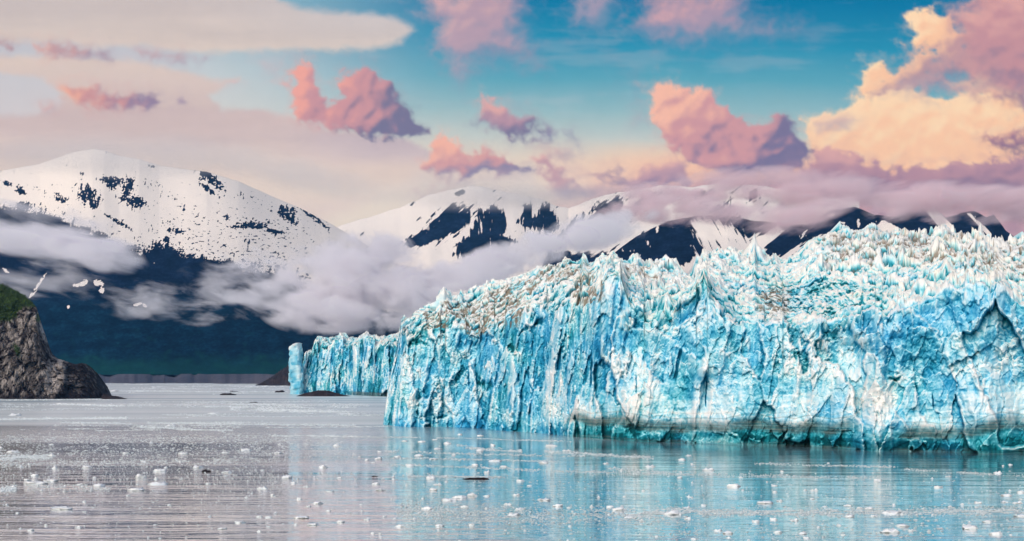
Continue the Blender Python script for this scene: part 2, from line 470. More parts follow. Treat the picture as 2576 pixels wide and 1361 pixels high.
    # low mauve murk that meets the mountains on the right
    sheet([(1500, 480), (1800, 470), (2100, 480), (2300, 470), (3200, 450), (3200, 1100), (1300, 1100)], lerp(C(208, 166, 172), C(172, 142, 160), sstep(-0.4, 0.5, big + .4 * streak)[..., None]), 34, 1.0, 0.92)

    # far off to the sides and overhead: loose cloud
    far = sstep(60, 500, np.maximum(np.maximum(-gx, gx - 1024), -gy))
    fc = fbm(gx / 420, gy / 230, 0, 61, 5, 0.55)
    over(lerp(C(214, 180, 182), C(230, 214, 206), sstep(-.5, .4, fc)[..., None]), far * sstep(-0.05, 0.3, fc) * 0.85)

    R = 60000.0
    d = np.stack([(gx - CX) / F, np.ones_like(gx), (HY - gy) / F], -1)
    d = d / np.linalg.norm(d, axis=-1, keepdims=True)
    V = d * R
    V[..., 2] += CAMZ
    edge = sstep(-1500, -1100, gx) * sstep(2500, 2100, gx) * sstep(-900, -600, gy)
    m = Mat('cloudy sky')
    vec = m.n('NewGeometry').outputs['Position']
    n1 = m.tex(0.0011, 3, 0.6, vec)
    k = m.math('MULTIPLY_ADD', n1, 0.07, 0.965)
    em = m.n('Emission', Color=m.mix(1.0, m.attr('cover', 'Color'), (1.06, 0.985, 0.93), 'MULTIPLY'), Strength=k)
    tr = m.n('BsdfTransparent')
    ms = m.n('MixShader', i0=m.attr('edge'), i1=tr, i2=em)
    m.surf(ms)
    o = mesh_obj('sky', V, grid_faces(len(xs), len(ys)), m.m, attrs={'cover': col.reshape(-1, 3), 'edge': edge.ravel()})
    tag(o, kind='structure')
    return o


build_sky()

# ---------------------------------------------------------------- water
def build_water():
    m = Mat('glacial bay water')
    p1 = m.pos(0.035, 0.26, 1)
    p2 = m.pos(0.006, 0.07, 1)
    p3 = m.pos(0.22, 0.9, 1)
    w1 = m.tex(1.0, 3, 0.5, p1, 1.2)
    w2 = m.tex(1.0, 2, 0.5, p2)
    w3 = m.tex(1.0, 2, 0.5, p3)
    calm = m.tex(1.0, 2, 0.5, m.pos(0.0016, 0.008, 1))
    calm = m.ramp(calm, [(0.36, (0.25, 0.25, 0.25)), (0.62, (1, 1, 1))])
    h = m.math('ADD', m.math('MULTIPLY', w1, 0.55), m.math('ADD', m.math('MULTIPLY', w2, 1.6), m.math('MULTIPLY', w3, 0.12)))
    sep = m.n('SeparateXYZ', i0=m.n('NewGeometry').outputs['Position'])
    side = m.math('MULTIPLY_ADD', sep.outputs[1], 0.083, sep.outputs[0])          # the lee of the ice front lies on the positive side
    side = m.math('ADD', side, m.math('MULTIPLY', m.math('SUBTRACT', m.tex(1.0, 3, 0.6, m.pos(0.02, 0.01, 1)), 0.5), 34.0))
    lee = m.math('MULTIPLY_ADD', side, 1 / 36.0, 0.5, clamp=True)
    h = m.math('MULTIPLY', h, m.math('MULTIPLY', calm, m.math('MULTIPLY_ADD', lee, -0.3, 1.05)))
    bump = m.n('Bump', Strength=1.0, Distance=0.5, Height=h)
    water_tone = m.tex(1.0, 3, 0.5, m.pos(0.003, 0.012, 1))
    col = m.mix(lee, m.ramp(water_tone, [(0.3, (0.44, 0.41, 0.43)), (0.7, (0.58, 0.54, 0.54))]), m.ramp(water_tone, [(0.3, (0.015, 0.12, 0.18)), (0.7, (0.035, 0.18, 0.24))]))  # pale left paints in the bright sky's reflection; right is the water's own teal
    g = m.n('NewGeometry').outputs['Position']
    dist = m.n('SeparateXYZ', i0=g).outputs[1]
    silt_sheen = m.ramp(m.math('ADD', m.math('DIVIDE', dist, 2600.0), m.math('MULTIPLY', m.math('SUBTRACT', m.tex(1.0, 4, 0.6, m.pos(0.0011, 0.006, 1)), 0.5), 0.30)), [(0.20, (0, 0, 0)), (0.42, (0.85, 0.85, 0.85))])
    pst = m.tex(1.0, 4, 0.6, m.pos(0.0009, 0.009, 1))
    col = m.mix(silt_sheen, col, m.ramp(pst, [(0.32, (0.40, 0.50, 0.52)), (0.5, (0.74, 0.82, 0.79)), (0.7, (0.90, 0.90, 0.88))]))  # far water paler: silt and brash film, plus ripple sheen painted into the colour
    fr = m.n('Fresnel', IOR=1.333, Normal=bump)
    fac = m.math('MULTIPLY', m.math('MULTIPLY', fr, m.math('MULTIPLY_ADD', lee, 0.0, 1.4), clamp=True), m.math('MULTIPLY_ADD', silt_sheen, -0.55, 0.95))
    df = m.n('BsdfDiffuse', Color=col, Normal=bump)
    gl_ = m.n('BsdfGlossy', Color=(0.96, 0.97, 0.98), Roughness=m.math('MULTIPLY_ADD', silt_sheen, 0.25, 0.05), Normal=bump)
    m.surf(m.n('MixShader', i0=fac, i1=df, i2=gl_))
    ys = np.concatenate([np.linspace(-600, 0, 7), np.linspace(60, 7600, 90)])
    xs = np.linspace(-4200, 4200, 60)
    gx, gy = np.meshgrid(xs, ys, indexing='ij')
    V = np.stack([gx, gy, 0 * gx], -1)
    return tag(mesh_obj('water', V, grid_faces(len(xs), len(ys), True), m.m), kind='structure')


build_water()

# ---------------------------------------------------------------- mountains and shore
def interp(x, P):
    P = np.asarray(P, float)
    return np.interp(x, P[:, 0], P[:, 1])


def blob(x, y, cx, cy, rx, ry, rot=0.0):
    """soft spot, >0 inside"""
    c, s = math.cos(math.radians(rot)), math.sin(math.radians(rot))
    u = ((x - cx) * c + (y - cy) * s) / rx
    v = (-(x - cx) * s + (y - cy) * c) / ry
    return 1 - np.sqrt(u * u + v * v)


def mountain_mat():
    m = Mat('mountain snow and rock')
    snow = m.attr('snow')
    n = m.tex(0.03, 6, 0.7)
    tree = m.tex(0.010, 8, 0.72, m.pos(0.7, 0.5, 1.7))
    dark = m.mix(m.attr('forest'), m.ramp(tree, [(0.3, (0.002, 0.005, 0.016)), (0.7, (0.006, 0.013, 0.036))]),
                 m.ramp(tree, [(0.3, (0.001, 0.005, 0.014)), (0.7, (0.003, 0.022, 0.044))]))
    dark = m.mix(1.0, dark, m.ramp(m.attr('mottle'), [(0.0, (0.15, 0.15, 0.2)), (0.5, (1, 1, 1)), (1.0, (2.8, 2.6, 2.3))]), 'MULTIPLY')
    gr = m.attr('meadow')
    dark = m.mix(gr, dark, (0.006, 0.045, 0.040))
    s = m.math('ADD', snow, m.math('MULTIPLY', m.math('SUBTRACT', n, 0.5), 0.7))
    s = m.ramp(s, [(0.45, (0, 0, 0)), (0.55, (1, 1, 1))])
    sc = m.ramp(m.tex(0.003, 4), [(0.35, (0.90, 0.80, 0.70)), (0.7, (0.86, 0.76, 0.67))])
    bump = m.n('Bump', Strength=0.6, Distance=12.0, Height=tree)
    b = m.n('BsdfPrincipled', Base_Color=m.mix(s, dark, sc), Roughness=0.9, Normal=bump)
    b.inputs['Specular IOR Level'].default_value = 0.0
    return m.surf(b)


MM = mountain_mat()


def mountain(name, sky, foot_y, D0, D1, x0, x1, maskfn, rough=1.0, step=0.9, seed=0, depth_pow=1.15):
    """a mountain whose ridge follows the traced skyline; foot D0 metres ahead, ridge about D1"""
    sky = np.asarray(sky, float) * S
    xs = np.arange(x0, x1, step)
    ytop = interp(xs, sky)
    jag = fbm(xs / 14, 0, seed, seed, 4) * 1.4 * rough
    nv = int((foot_y - ytop.min()) / step) + 2
    t = np.linspace(0, 1, nv)
    X = np.repeat(xs[:, None], nv, 1)
    Yp = foot_y + (ytop[:, None] - foot_y) * t[None, :] + jag[:, None] * t[None, :] ** 8
    D = D0 + (D1 - D0) * t[None, :] ** depth_pow
    D = D + 420 * fbm(X / 150, t[None, :] * 1.3, 0.7, seed + 1, 2)
    P = at(X, Yp, D)
    # gullies running down the slope
    g = ridged(X / 34 + 0.35 * t * 6, t * 2.2, 0.3, seed + 3, 5, 0.55)
    g2 = ridged(X / 9, t * 7, 0.9, seed + 4, 4, 0.55)
    a = np.sin(np.clip(t, 0, 1) * math.pi) ** 0.6 + 0.12
    g_fade = 0.25 + 0 * t
    dd = ((g - 0.4) * 60 * g_fade + fbm(X / 60, t * 2, 0.5, seed + 6, 3) * 260 + (g2 - 0.4) * 3) * a * rough
    k = 1 - dd / D                                     # move along the line towards the eye height
    P = np.stack([P[..., 0] * k, P[..., 1] * k, CAMZ + (P[..., 2] - CAMZ) * k], -1)
    back = np.stack([P[:, -1] * [1.06, 1.06, 1] + [0, 0, -500], P[:, -1] * [1.12, 1.12, 0] + [0, 0, -20]], 1)
    Pall = np.concatenate([P, back], 1)
    x2 = X / S; y2 = Yp / S
    snow, forest, meadow = maskfn(x2, y2, g, g2)
    mot = 0.5 + 0.55 * fbm(x2 / 50, y2 / 22, 0, seed + 50, 4, 0.6) + 0.45 * fbm(x2 / 9, y2 / 5, 0, seed + 51, 3, 0.65)
    ext = lambda A: np.concatenate([A, A[:, -1:], A[:, -1:]], 1).ravel()
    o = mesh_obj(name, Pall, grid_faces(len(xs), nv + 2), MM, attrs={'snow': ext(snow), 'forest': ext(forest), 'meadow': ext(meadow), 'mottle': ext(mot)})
    return tag(o, kind='structure')


# the great snowy slope on the left
def mask_a(x, y, g, g2):
    w = fbm(x / 40, y / 26, 0, 101, 5, 0.6)
    wf = fbm(x / 9, y / 7, 0, 102, 3, 0.6)
    vs = fbm(x / 5 + y / 30, y / 30, 0, 103, 4, 0.65)
    line = interp(x, [(-300, 520), (0, 528), (90, 540), (150, 550), (200, 572), (260, 590), (300, 615), (380, 640), (450, 640), (500, 650), (560, 665), (620, 672), (700, 690), (800, 720), (900, 760), (1300, 900)])
    edge = (line - y) / 34 + w * 1.2 + vs * 0.7 + wf * 0.5
    snow = 0.5 + edge * 0.5
    rk = np.full(x.shape, -9.0)
    for b in [(205, 437, 6, 5, 0), (285, 454, 34, 11, 8), (322, 470, 16, 26, 30), (316, 492, 12, 22, 35), (222, 492, 30, 22, 25), (236, 512, 14, 14, 0), (150, 498, 22, 9, 30), (342, 508, 28, 15, 12), (50, 478, 13, 11, 30), (20, 462, 14, 5, 20),
              (278, 466, 10, 12, 0), (512, 440, 14, 14, 0), (535, 452, 40, 11, 46), (548, 464, 24, 9, 40), (523, 475, 26, 7, 38), (60, 517, 26, 12, 0), (40, 545, 60, 24, 10), (130, 556, 60, 12, 22), (640, 566, 40, 9, 4), (606, 570, 26, 6, 0), (715, 534, 20, 16, 40), (736, 552, 18, 9, 60), (790, 548, 50, 6, 38),
              (735, 530, 14, 10, 0), (440, 580, 24, 6, 8), (420, 604, 10, 10, 60), (690, 582, 30, 5, 8), (380, 418, 12, 3, 12), (165, 500, 10, 6, 0), (300, 560, 40, 5, 30), (420, 640, 50, 26, 20), (560, 676, 70, 16, 16)]:
        q = blob(x + w * 7, y + w * 5, *b)
        rk = np.maximum(rk, q)
    wq = fbm(x / 4.5, y / 4, 0, 107, 3, 0.65)
    rock = np.minimum(rk, 0.38) * 1.15 + wf * 0.7 + vs * 1.1 + wq * 0.8 - 0.16
    snow = np.minimum(snow, 0.5 - rock * 1.2)
    patch = fbm(x / 60, y / 34, 0, 108, 3)
    snow = np.minimum(snow, 0.5 - (wf * 0.9 + vs * 1.3 + wq * 0.6 + patch * 0.9 - 0.98 + 0.12 * sstep(420, 470, y)) * 1.2)
    specks = noise(x / 8, y / 4.2, 0, 105) + 0.5 * noise(x / 18, y / 9, 0, 106)
    band = np.maximum(sstep(470, 560, y) * sstep(330, 460, x) * sstep(860, 700, x), 0.75 * sstep(560, 600, y) * sstep(300, 380, x))
    snow = np.where(specks > 1.0 - 0.48 * band, 0.2, snow)
    pat = np.full(x.shape, -9.0)
    for b in [(202, 716, 18, 6, -10), (215, 708, 8, 5, 0), (248, 712, 14, 8, 0), (256, 730, 7, 11, 10), (346, 766, 14, 4, -14), (364, 768, 8, 4, 40), (100, 712, 30, 3.0, -55), (84, 738, 18, 2.6, -50), (15, 682, 9, 4, 30), (172, 772, 4, 5, 0)]:
        pat = np.maximum(pat, blob(x + wf * 3, y + wf * 3, *b))
    snow = np.maximum(snow, np.where(y > line + 8, 0.5 + (np.minimum(pat, 0.45) - 0.10 + wf * 0.75 + wq * 0.45) * 1.3, 0))
    forest = sstep(700, 800, y + w * 30)
    meadow = sstep(880, 926, y + w * 26 + wf * 6) * 0.7 + sstep(0.1, 0.6, w) * 0.35 * sstep(790, 860, y)
    return snow, forest, np.clip(meadow, 0, 1)


mountain('mountain', [(-500, 470), (-200, 440), (0, 430), (100, 412), (180, 384), (232, 374), (262, 378), (300, 392), (350, 400), (400, 416), (450, 424), (520, 432), (600, 456), (680, 492), (760, 526), (830, 562), (900, 602), (960, 640), (1040, 690), (1110, 770), (1200, 860), (1400, 900)],
         374.6, 7500, 12000, -140, 470, mask_a, 0.22, 0.9, 3)


def mask_b(x, y, g, g2):
    w = fbm(x / 40, y / 30, 0, 121, 4, 0.6)
    # rock ribs lean to the upper right
    u = x * 0.75 - y * 0.66; v = x * 0.66 + y * 0.75
    rib = fbm(u / 60, v / 8, 0, 122, 4, 0.6)
    fan = fbm(x / 7, y / 50, 0, 123, 4, 0.6)
    fa = fbm(x / 6 + (y - 640) * (x - 1240) / 3400, y / 120, 0, 124, 3, 0.6)
    rk = np.full(x.shape, -9.0)
    for P_ in [[(1195, 560), (1205, 528), (1240, 512), (1262, 530), (1276, 568), (1262, 590), (1300, 606), (1260, 632), (1210, 644), (1150, 632), (1180, 590)],
               [(1300, 560), (1312, 512), (1338, 510), (1350, 545), (1372, 505), (1392, 530), (1402, 570), (1380, 590), (1340, 575), (1320, 580)],
               [(1130, 640), (1175, 590), (1190, 585), (1230, 600), (1262, 640), (1200, 652)],
               [(1398, 600), (1440, 560), (1500, 515), (1510, 508), (1470, 548), (1430, 590)],
               [(1580, 520), (1640, 488), (1664, 482), (1640, 505), (1600, 540)],
               [(1890, 480), (1906, 478), (1910, 500), (1880, 510)], [(1780, 520), (1840, 505), (1860, 545), (1800, 540)], [(1735, 478), (1800, 480), (1780, 500), (1738, 498)]]:
        rk = np.maximum(rk, poly_sd(x + w * 9, y + w * 8, P_) / 14)
    rk = np.minimum(rk, 0.62)
    rock = rk + fa * 0.9 + 0.25 * rib
    ribs = rib * 1.3 * sstep(-0.3, 0.3, fbm(x / 36, y / 30, 0, 125, 3)) + 0.3 * fan - 0.46 + 1.5 * np.maximum(0, np.maximum(np.maximum(blob(x, y, 1060, 600, 60, 26, -20), blob(x, y, 1130, 560, 90, 46, -30)), blob(x, y, 1530, 525, 60, 30, -30)))
    top = np.minimum(blob(x + w * 14, y + w * 8, 1160, 486, 14, 7, -20), 0.4) * 1.2 + fan * 1.0 + rib * 0.5 - 0.1
    snow = 0.5 - np.maximum(np.maximum(rock * 0.7 + 0.7 * fan - 0.05, ribs), top) * 0.8
    lowdark = sstep(600, 650, y + w * 20 - (x - 1000) * 0.02) * sstep(1330, 1400, x)
    snow = np.minimum(snow, 0.95 - lowdark * 0.75 + rib * 0.5 * lowdark)
    return snow, np.zeros_like(x), np.zeros_like(x)


mountain('mountain', [(700, 640), (800, 590), (880, 560), (930, 546), (1010, 520), (1080, 490), (1150, 473), (1190, 467), (1240, 476), (1300, 488), (1360, 500), (1400, 518), (1430, 524), (1490, 500), (1540, 486), (1600, 478), (1660, 466), (1740, 470), (1800, 462), (1900, 466), (2000, 480), (2100, 500), (2300, 520)],
         330, 9800, 14500, 268, 860, mask_b, 1.0, 0.9, 13)


def mask_c(x, y, g, g2):
    w = fbm(x / 40, y / 30, 0, 131, 4, 0.6)
    u = x * 0.8 - y * 0.6; v = x * 0.6 + y * 0.8
    ribr = fbm(u / 60, v / 8, 0, 132, 4, 0.6)           # ribs leaning right
    ribl = fbm((x + y * 0.45) / 7, y / 45, 0, 133, 4, 0.6) if False else fbm((x - y * 0.5) / 8, y / 46, 0, 133, 4, 0.6)
    snow = np.full(x.shape, 0.1)
    A = poly_sd(x + w * 10, y + w * 8, [(1735, 570), (1760, 545), (1830, 560), (1880, 600), (1900, 640), (1870, 660), (1838, 650), (1800, 662), (1780, 640), (1760, 610)]) / 22
    snow = np.maximum(snow, 0.5 + np.minimum(A, 0.55) * 0.6 + ribl * 0.75)
    B = poly_sd(x + w * 6, y + w * 6, [(1690, 690), (1720, 672), (1752, 640), (1745, 620), (1765, 650), (1762, 680), (1730, 694), (1700, 700)]) / 12
    snow = np.maximum(snow, 0.5 + B * 0.5 + ribl * 0.6)
    Cc = poly_sd(x + w * 8, y + w * 8, [(1880, 600), (1960, 565), (1975, 580), (1940, 610), (1920, 640), (1900, 645)]) / 14
    snow = np.maximum(snow, 0.42 + Cc * 0.5 + ribr * 0.5)
    Dd = poly_sd(x + w * 8, y + w * 8, [(1930, 660), (2000, 622), (2080, 590), (2060, 612), (1990, 652), (1950, 668)]) / 12
    snow = np.maximum(snow, 0.40 + Dd * 0.4 + ribr * 0.8)
    E = poly_sd(x + w * 5, y + w * 5, [(2200, 574), (2220, 554), (2240, 560), (2290, 590), (2230, 585)]) / 9
    snow = np.maximum(snow, 0.5 + E * 0.6 + ribr * 0.3)
    H = poly_sd(x + w * 5, y + w * 5, [(2330, 532), (2350, 520), (2400, 570), (2395, 590), (2360, 570)]) / 9
    snow = np.maximum(snow, 0.5 + H * 0.6)
    J = poly_sd(x + w * 5, y + w * 5, [(2425, 532), (2440, 534), (2500, 590), (2490, 600)]) / 9
    snow = np.maximum(snow, 0.42 + J * 0.6 + ribl * 0.4)
    for b in [(2024, 590, 4, 16, 20), (2092, 540, 10, 5, -20), (2160, 562, 4, 14, 5), (1652, 575, 3, 12, 10), (2110, 610, 4, 14, 20), (1630, 612, 4, 6, 0), (2120, 560, 6, 3, 0)]:
        snow = np.maximum(snow, 0.5 + (np.minimum(blob(x + w * 8, y + w * 8, *b), 0.4) - 0.1 + 0.7 * ribl + 0.5 * ribr) * 0.8)
    sp = noise(x / 6 - y / 20, y / 12, 0, 134)
    snow = np.where(sp > 0.86, 0.7, snow)
    return snow, np.zeros_like(x), np.zeros_like(x)


mountain('mountain', [(1380, 740), (1440, 710), (1540, 640), (1600, 595), (1680, 556), (1740, 545), (1830, 540), (1900, 556), (1960, 560), (2030, 566), (2090, 528), (2150, 520), (2200, 540), (2250, 545), (2300, 520), (2340, 512), (2380, 548), (2420, 535), (2450, 530), (2480, 545), (2500, 540), (2530, 580), (2576, 612), (2640, 640), (2700, 600), (2900, 560)],
         300, 8200, 10500, 545, 1130, mask_c, 0.55, 0.9, 23)


def build_shore():
    """gravel outwash flat under the left mountain"""
    m = Mat('grey shingle shore')
    n = m.tex(0.03, 6, 0.7, m.pos(0.25, 1, 1))
    m.surf(m.n('BsdfPrincipled', Base_Color=m.ramp(n, [(0.3, (0.035, 0.036, 0.055)), (0.7, (0.10, 0.092, 0.12))]), Roughness=0.95))
    xs = np.linspace(-60, 480, 400)
    t = np.linspace(0, 1, 30)
    X = np.repeat(xs[:, None], 30, 1)
    yb = 383.2 + fbm(xs / 30, 0, 0, 7, 4) * 0.8 + np.maximum(0, (xs - 200)) * 0.012
    Y = yb[:, None] + (374.0 + 0.9 * fbm(xs / 22, 0, 3, 9, 4)[:, None] - yb[:, None]) * t
    D = ground_depth(yb)[:, None] * (1 + 0.10 * t)
    P = at(X, Y, D)
    P[:, 0, 2] = -2
    return tag(mesh_obj('shore', P, grid_faces(400, 30), m.m), kind='structure')


build_shore()

# ---------------------------------------------------------------- glacier ice
def ico(sub):
    import bmesh
    bm = bmesh.new()
    bmesh.ops.create_icosphere(bm, subdivisions=sub, radius=1.0)
    bm.verts.ensure_lookup_table()
    V = np.array([v.co[:] for v in bm.verts]); Fc = np.array([[v.index for v in f.verts] for f in bm.faces], np.int32)
    bm.free()
    return V, Fc


ICO3, ICO1 = ico(3), ico(1)


def ice_mat():
    m = Mat('glacier ice')
    b = m.attr('blue'); t = m.attr('teal'); d = m.attr('dirt'); k = m.attr('band')
    n1 = m.tex(0.55, 5, 0.65)
    n2 = m.tex(1.0, 4, 0.6, m.pos(0.25, 0.25, 2.2))
    bb = m.math('ADD', b, m.math('ADD', m.math('MULTIPLY', m.math('SUBTRACT', n1, 0.5), 0.34), m.math('MULTIPLY', m.math('SUBTRACT', n2, 0.5), 0.14)))
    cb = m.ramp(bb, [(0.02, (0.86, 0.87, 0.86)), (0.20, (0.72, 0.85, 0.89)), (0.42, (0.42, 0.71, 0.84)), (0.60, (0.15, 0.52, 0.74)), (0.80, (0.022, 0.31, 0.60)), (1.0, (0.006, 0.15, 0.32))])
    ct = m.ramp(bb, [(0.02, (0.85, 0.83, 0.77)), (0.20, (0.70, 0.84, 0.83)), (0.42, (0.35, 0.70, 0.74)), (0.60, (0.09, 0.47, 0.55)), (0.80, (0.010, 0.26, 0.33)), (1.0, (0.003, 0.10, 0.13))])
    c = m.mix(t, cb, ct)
    dn = m.tex(0.35, 6, 0.7)
    dd = m.ramp(m.math('ADD', d, m.math('MULTIPLY', m.math('SUBTRACT', dn, 0.5), 0.7)), [(0.24, (0, 0, 0)), (0.85, (0.9, 0.9, 0.9))])
    c = m.mix(dd, c, m.ramp(dn, [(0.35, (0.13, 0.09, 0.055)), (0.62, (0.46, 0.36, 0.265))]))
    lam = m.tex(1.0, 4, 0.6, m.pos(0.02, 0.02, 1.3))
    bc = m.ramp(lam, [(0.36, (0.02, 0.05, 0.055)), (0.48, (0.05, 0.12, 0.125)), (0.56, (0.13, 0.13, 0.11)), (0.66, (0.12, 0.27, 0.29))])
    c = m.mix(k, c, bc)
    bump = m.n('Bump', Strength=0.35, Distance=0.5, Height=m.tex(1.1, 5, 0.7))
    p = m.n('BsdfPrincipled', Base_Color=c, Roughness=0.8, Normal=bump)
    p.inputs['Specular IOR Level'].default_value = 0.08
    return m.surf(p)


ICE = ice_mat()


def facets(P, sx, sy, sz, seed, tilt):
    """blocky fracture: each cell is pushed in or out and given its own tilted face"""
    F1, F2, r, D = worley(P[..., 0] / sx, P[..., 1] / sy, P[..., 2] / sz, seed)
    f = (r[0] - 0.5) * 2 + tilt * ((r[1] - 0.5) * D[..., 0] + (r[2] - 0.5) * D[..., 2] * 1.2 + (r[3] - 0.5) * D[..., 1]) * 2
    return f, F2 - F1, r


def ice_wall(name, base, lip, sky, sil, G, tilt, u0, u1, step, nf, nt, seed, scale=1.0, extra=None, parent=None, wrap=260):
    us = np.arange(u0, u1, step)
    xs2 = us / S
    yb = interp(xs2, base) * S
    yl = interp(xs2, lip) * S + fbm(us / 7, 0, seed, seed + 1, 4) * 3.0 * scale
    ysk = interp(xs2, sky) * S
    blk = worley(us / 15 + 0.6 * fbm(us / 9, 0, 0, seed + 60, 2), 0.5, 0.5, seed + 61)[2][0]
    yl = yl + (blk - 0.5) * 9 * scale * np.where(xs2 > 2240, 0.45, 1.0)
    yl = np.maximum(yl, ysk + 3)
    D0 = ground_depth(yb)
    tf = np.linspace(0, 1, nf)[None, :]
    tt = np.linspace(0, 1, nt + 1)[None, 1:]
    Yf = yb[:, None] + (yl - yb)[:, None] * tf
    Yt = yl[:, None] + (ysk - yl)[:, None] * tt
    H = (yb - yl) / F * D0
    g = interp(xs2, G)
    Df = D0[:, None] + (tilt * H)[:, None] * tf ** 1.4
    rgt = sstep(1780, 1900, xs2)[:, None] if extra is main_extra else 0.0
    Dt = Df[:, -1:] + g[:, None] * lerp(0.25 * tt + 0.75 * tt ** 1.6, np.interp(tt, [0, .07, .5, .75, 1], [0, .10, .36, .62, 1]), rgt)
    Y = np.concatenate([Yf, Yt], 1); D = np.concatenate([Df, Dt], 1)
    top = np.concatenate([0 * Yf, 0 * Yt + tt], 1)
    X = np.repeat(us[:, None], Y.shape[1], 1)
    if sil is not None:
        off = interp(Y / S, sil) * S - u0
        X = X + off * np.exp(-np.maximum(0, us - u0)[:, None] / 26.0)
    P = at(X, Y, D)
    x2, y2 = X / S, Y / S
    z = P[..., 2]
    on_top = np.maximum(sstep(0.0, 0.03, top), 0.45 * sstep(0.90, 1.0, np.concatenate([np.broadcast_to(tf, Yf.shape), 0 * Yt + 1], 1)))
    out = np.stack([-P[..., 0], -P[..., 1], 0 * z], -1)
    out /= np.linalg.norm(out, axis=-1, keepdims=True)
    W = P + 4.2 * np.stack([fbm(P[..., 0] / 15, P[..., 1] / 15, z / 20, seed + 40 + i, 4, 0.6) for i in range(3)], -1)   # warped space so that breaks are not straight

    e = extra(x2, y2, P, top) if extra else {}
    zero = np.zeros_like(z)
    slab_b = e.get('slab', zero); rub_b = e.get('rubble', zero); calm = e.get('calm', zero); dirt_b = e.get('dirt', zero); band = e.get('band', zero)
    low = fbm(P[..., 0] / 30, P[..., 1] / 60, z / 34, seed + 2, 3)
    slab = np.clip(sstep(-0.30, 0.30, low + slab_b) , 0, 1)
    rub = np.clip(sstep(-0.05, 0.40, fbm(P[..., 0] / 17, P[..., 1] / 17, z / 15, seed + 3, 4) + rub_b), 0, 1)

    W2 = P + 1.3 * np.stack([fbm(P[..., 0] / 5, P[..., 1] / 5, z / 6, seed + 44 + i, 3) for i in range(3)], -1)
    vx, vy, vz = P[..., 0], P[..., 1], z
    sk = vz * 0.22                                                   # breaks lean a little
    fA, eA, rA = facets(W + np.stack([sk, 0 * sk, 0 * sk], -1), 19 * scale, 30 * scale, 58 * scale, seed + 4, 1.0)
    fB, eB, rB = facets(W - np.stack([sk * .6, 0 * sk, 0 * sk], -1), 8.0 * scale, 12 * scale, 25 * scale, seed + 5, 1.2)
    fC, eC, rC = facets(W2, 3.6 * scale, 4 * scale, 6.0 * scale, seed + 6, 1.3)
    fD, eD, rD = facets(W2, 1.7 * scale, 1.7 * scale, 2.1 * scale, seed + 25, 1.3)
    fA = boxblur(fA, 1)
    but = ridged(vx / 52, vy / 90, vz / 260, seed + 7, 2) - 0.45
    lump1 = 0.45 - worley(W2[..., 0] / (3.6 * scale), W2[..., 1] / (3.6 * scale), W2[..., 2] / (3.6 * scale), seed + 13, metric=0)[0]
    flute = (ridged(W2[..., 0] / 9, W2[..., 1] / 9, vz / 70, seed + 15, 3, 0.55) - 0.5) * 1.6
    rough = ridged(W2[..., 0] / 5, W2[..., 1] / 5, vz / 9, seed + 8, 5, 0.65) - 0.5
    streak = fbm(vx / 2.6, vy / 2.6, vz / 22, seed + 24, 4, 0.62)
    face = but * 10 + fA * 4.2 + fB * (1.7 + 0.5 * rub) + flute * 2.0 * (1 - 0.4 * rub) * e.get('smooth', 1.0) + fC * (0.62 + 0.8 * rub) * (1 - .45 * calm) + (fD * 0.5 + lump1 * 1.6) * (0.30 + 0.9 * rub) * (1 - .45 * calm) + rough * 0.75 * (1 - .4 * calm)
    crack = e.get('crack', zero)
    cave = e.get('cave', zero)
    face -= crack * 3.0 + cave * 3.5
    face *= scale
    # surface of the top: blocks parted by crevasses, standing up as seracs
    fT, eT, rT = facets(W * [1, 1, 0.5], 10 * scale, 20 * scale, 26, seed + 10, 1.1)
    fS, eS, rS = facets(W2 * [1, 1, 0.6], 4.6 * scale, 8.0 * scale, 9, seed + 11, 1.2)
    jum = sstep(-0.25, 0.35, fbm(vx / 40, vy / 60, 0, seed + 19, 3))   # jumbled or smoother
    gapT = sstep(0.09, 0.0, eT) * sstep(-.2, .2, noise(vx / 14, vy / 14, 0, seed + 18))
    pk = worley(W[..., 0] / (7.5 * scale), W[..., 1] / (16 * scale), 0.3, seed + 12, metric=0)
    pk2 = worley(W2[..., 0] / (3.4 * scale), W2[..., 1] / (8 * scale), 0.7, seed + 26, metric=0)
    peak = np.clip(1 - pk[0] * 1.7, 0, 1) * (0.05 + pk[2][1] ** 2 * 1.3)
    peak2 = np.clip(1 - pk2[0] * 1.6, 0, 1) * pk2[2][1]
    serac = e.get('serac', 0.6 + zero) * (0.45 + 0.75 * jum)
    fin = ridged(W2[..., 0] / 3.4, W2[..., 1] / 30, 0, seed + 17, 3, 0.6) - 0.5
    fins = e.get('fins', zero)
    up = ((fT * 2.6 + fS * 1.5 + fC * 0.6 + fD * 0.3 + lump1 * 1.0 - gapT * 3.0) * (0.40 + 0.70 * serac) + (peak * 9.0 + peak2 * 3.0) * serac) * (1 - 0.7 * fins) * scale
    disp_out = lerp(face, (fT * 1.6 + fS * 1.2 + lump1 * 0.8 + fC * .5 + fin * 5 * fins) * scale, on_top)
    disp_up = on_top * up
    notch = sstep(6.0, 0.5, z + 3 * low) * e.get('notch', zero)
    disp_out = disp_out - 2.5 * notch + e.get('push', zero)
    hgt = disp_out + disp_up
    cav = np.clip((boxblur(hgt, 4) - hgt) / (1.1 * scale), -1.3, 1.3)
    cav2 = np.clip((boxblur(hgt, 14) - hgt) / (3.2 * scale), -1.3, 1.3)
    P = P + out * disp_out[..., None]
    P[..., 2] += disp_up + (1 - on_top) * (0.3 * fC * rub + 0.5 * lump1 * rub) * scale
    P[:, 0, 2] = -4.0
    N = grid_normals(P)
    N *= np.sign((N * out).sum(-1, keepdims=True).mean())
    upn = N[..., 2]
    tone = fbm(vx / 26, vy / 26, vz / 40, seed + 22, 4, 0.6)
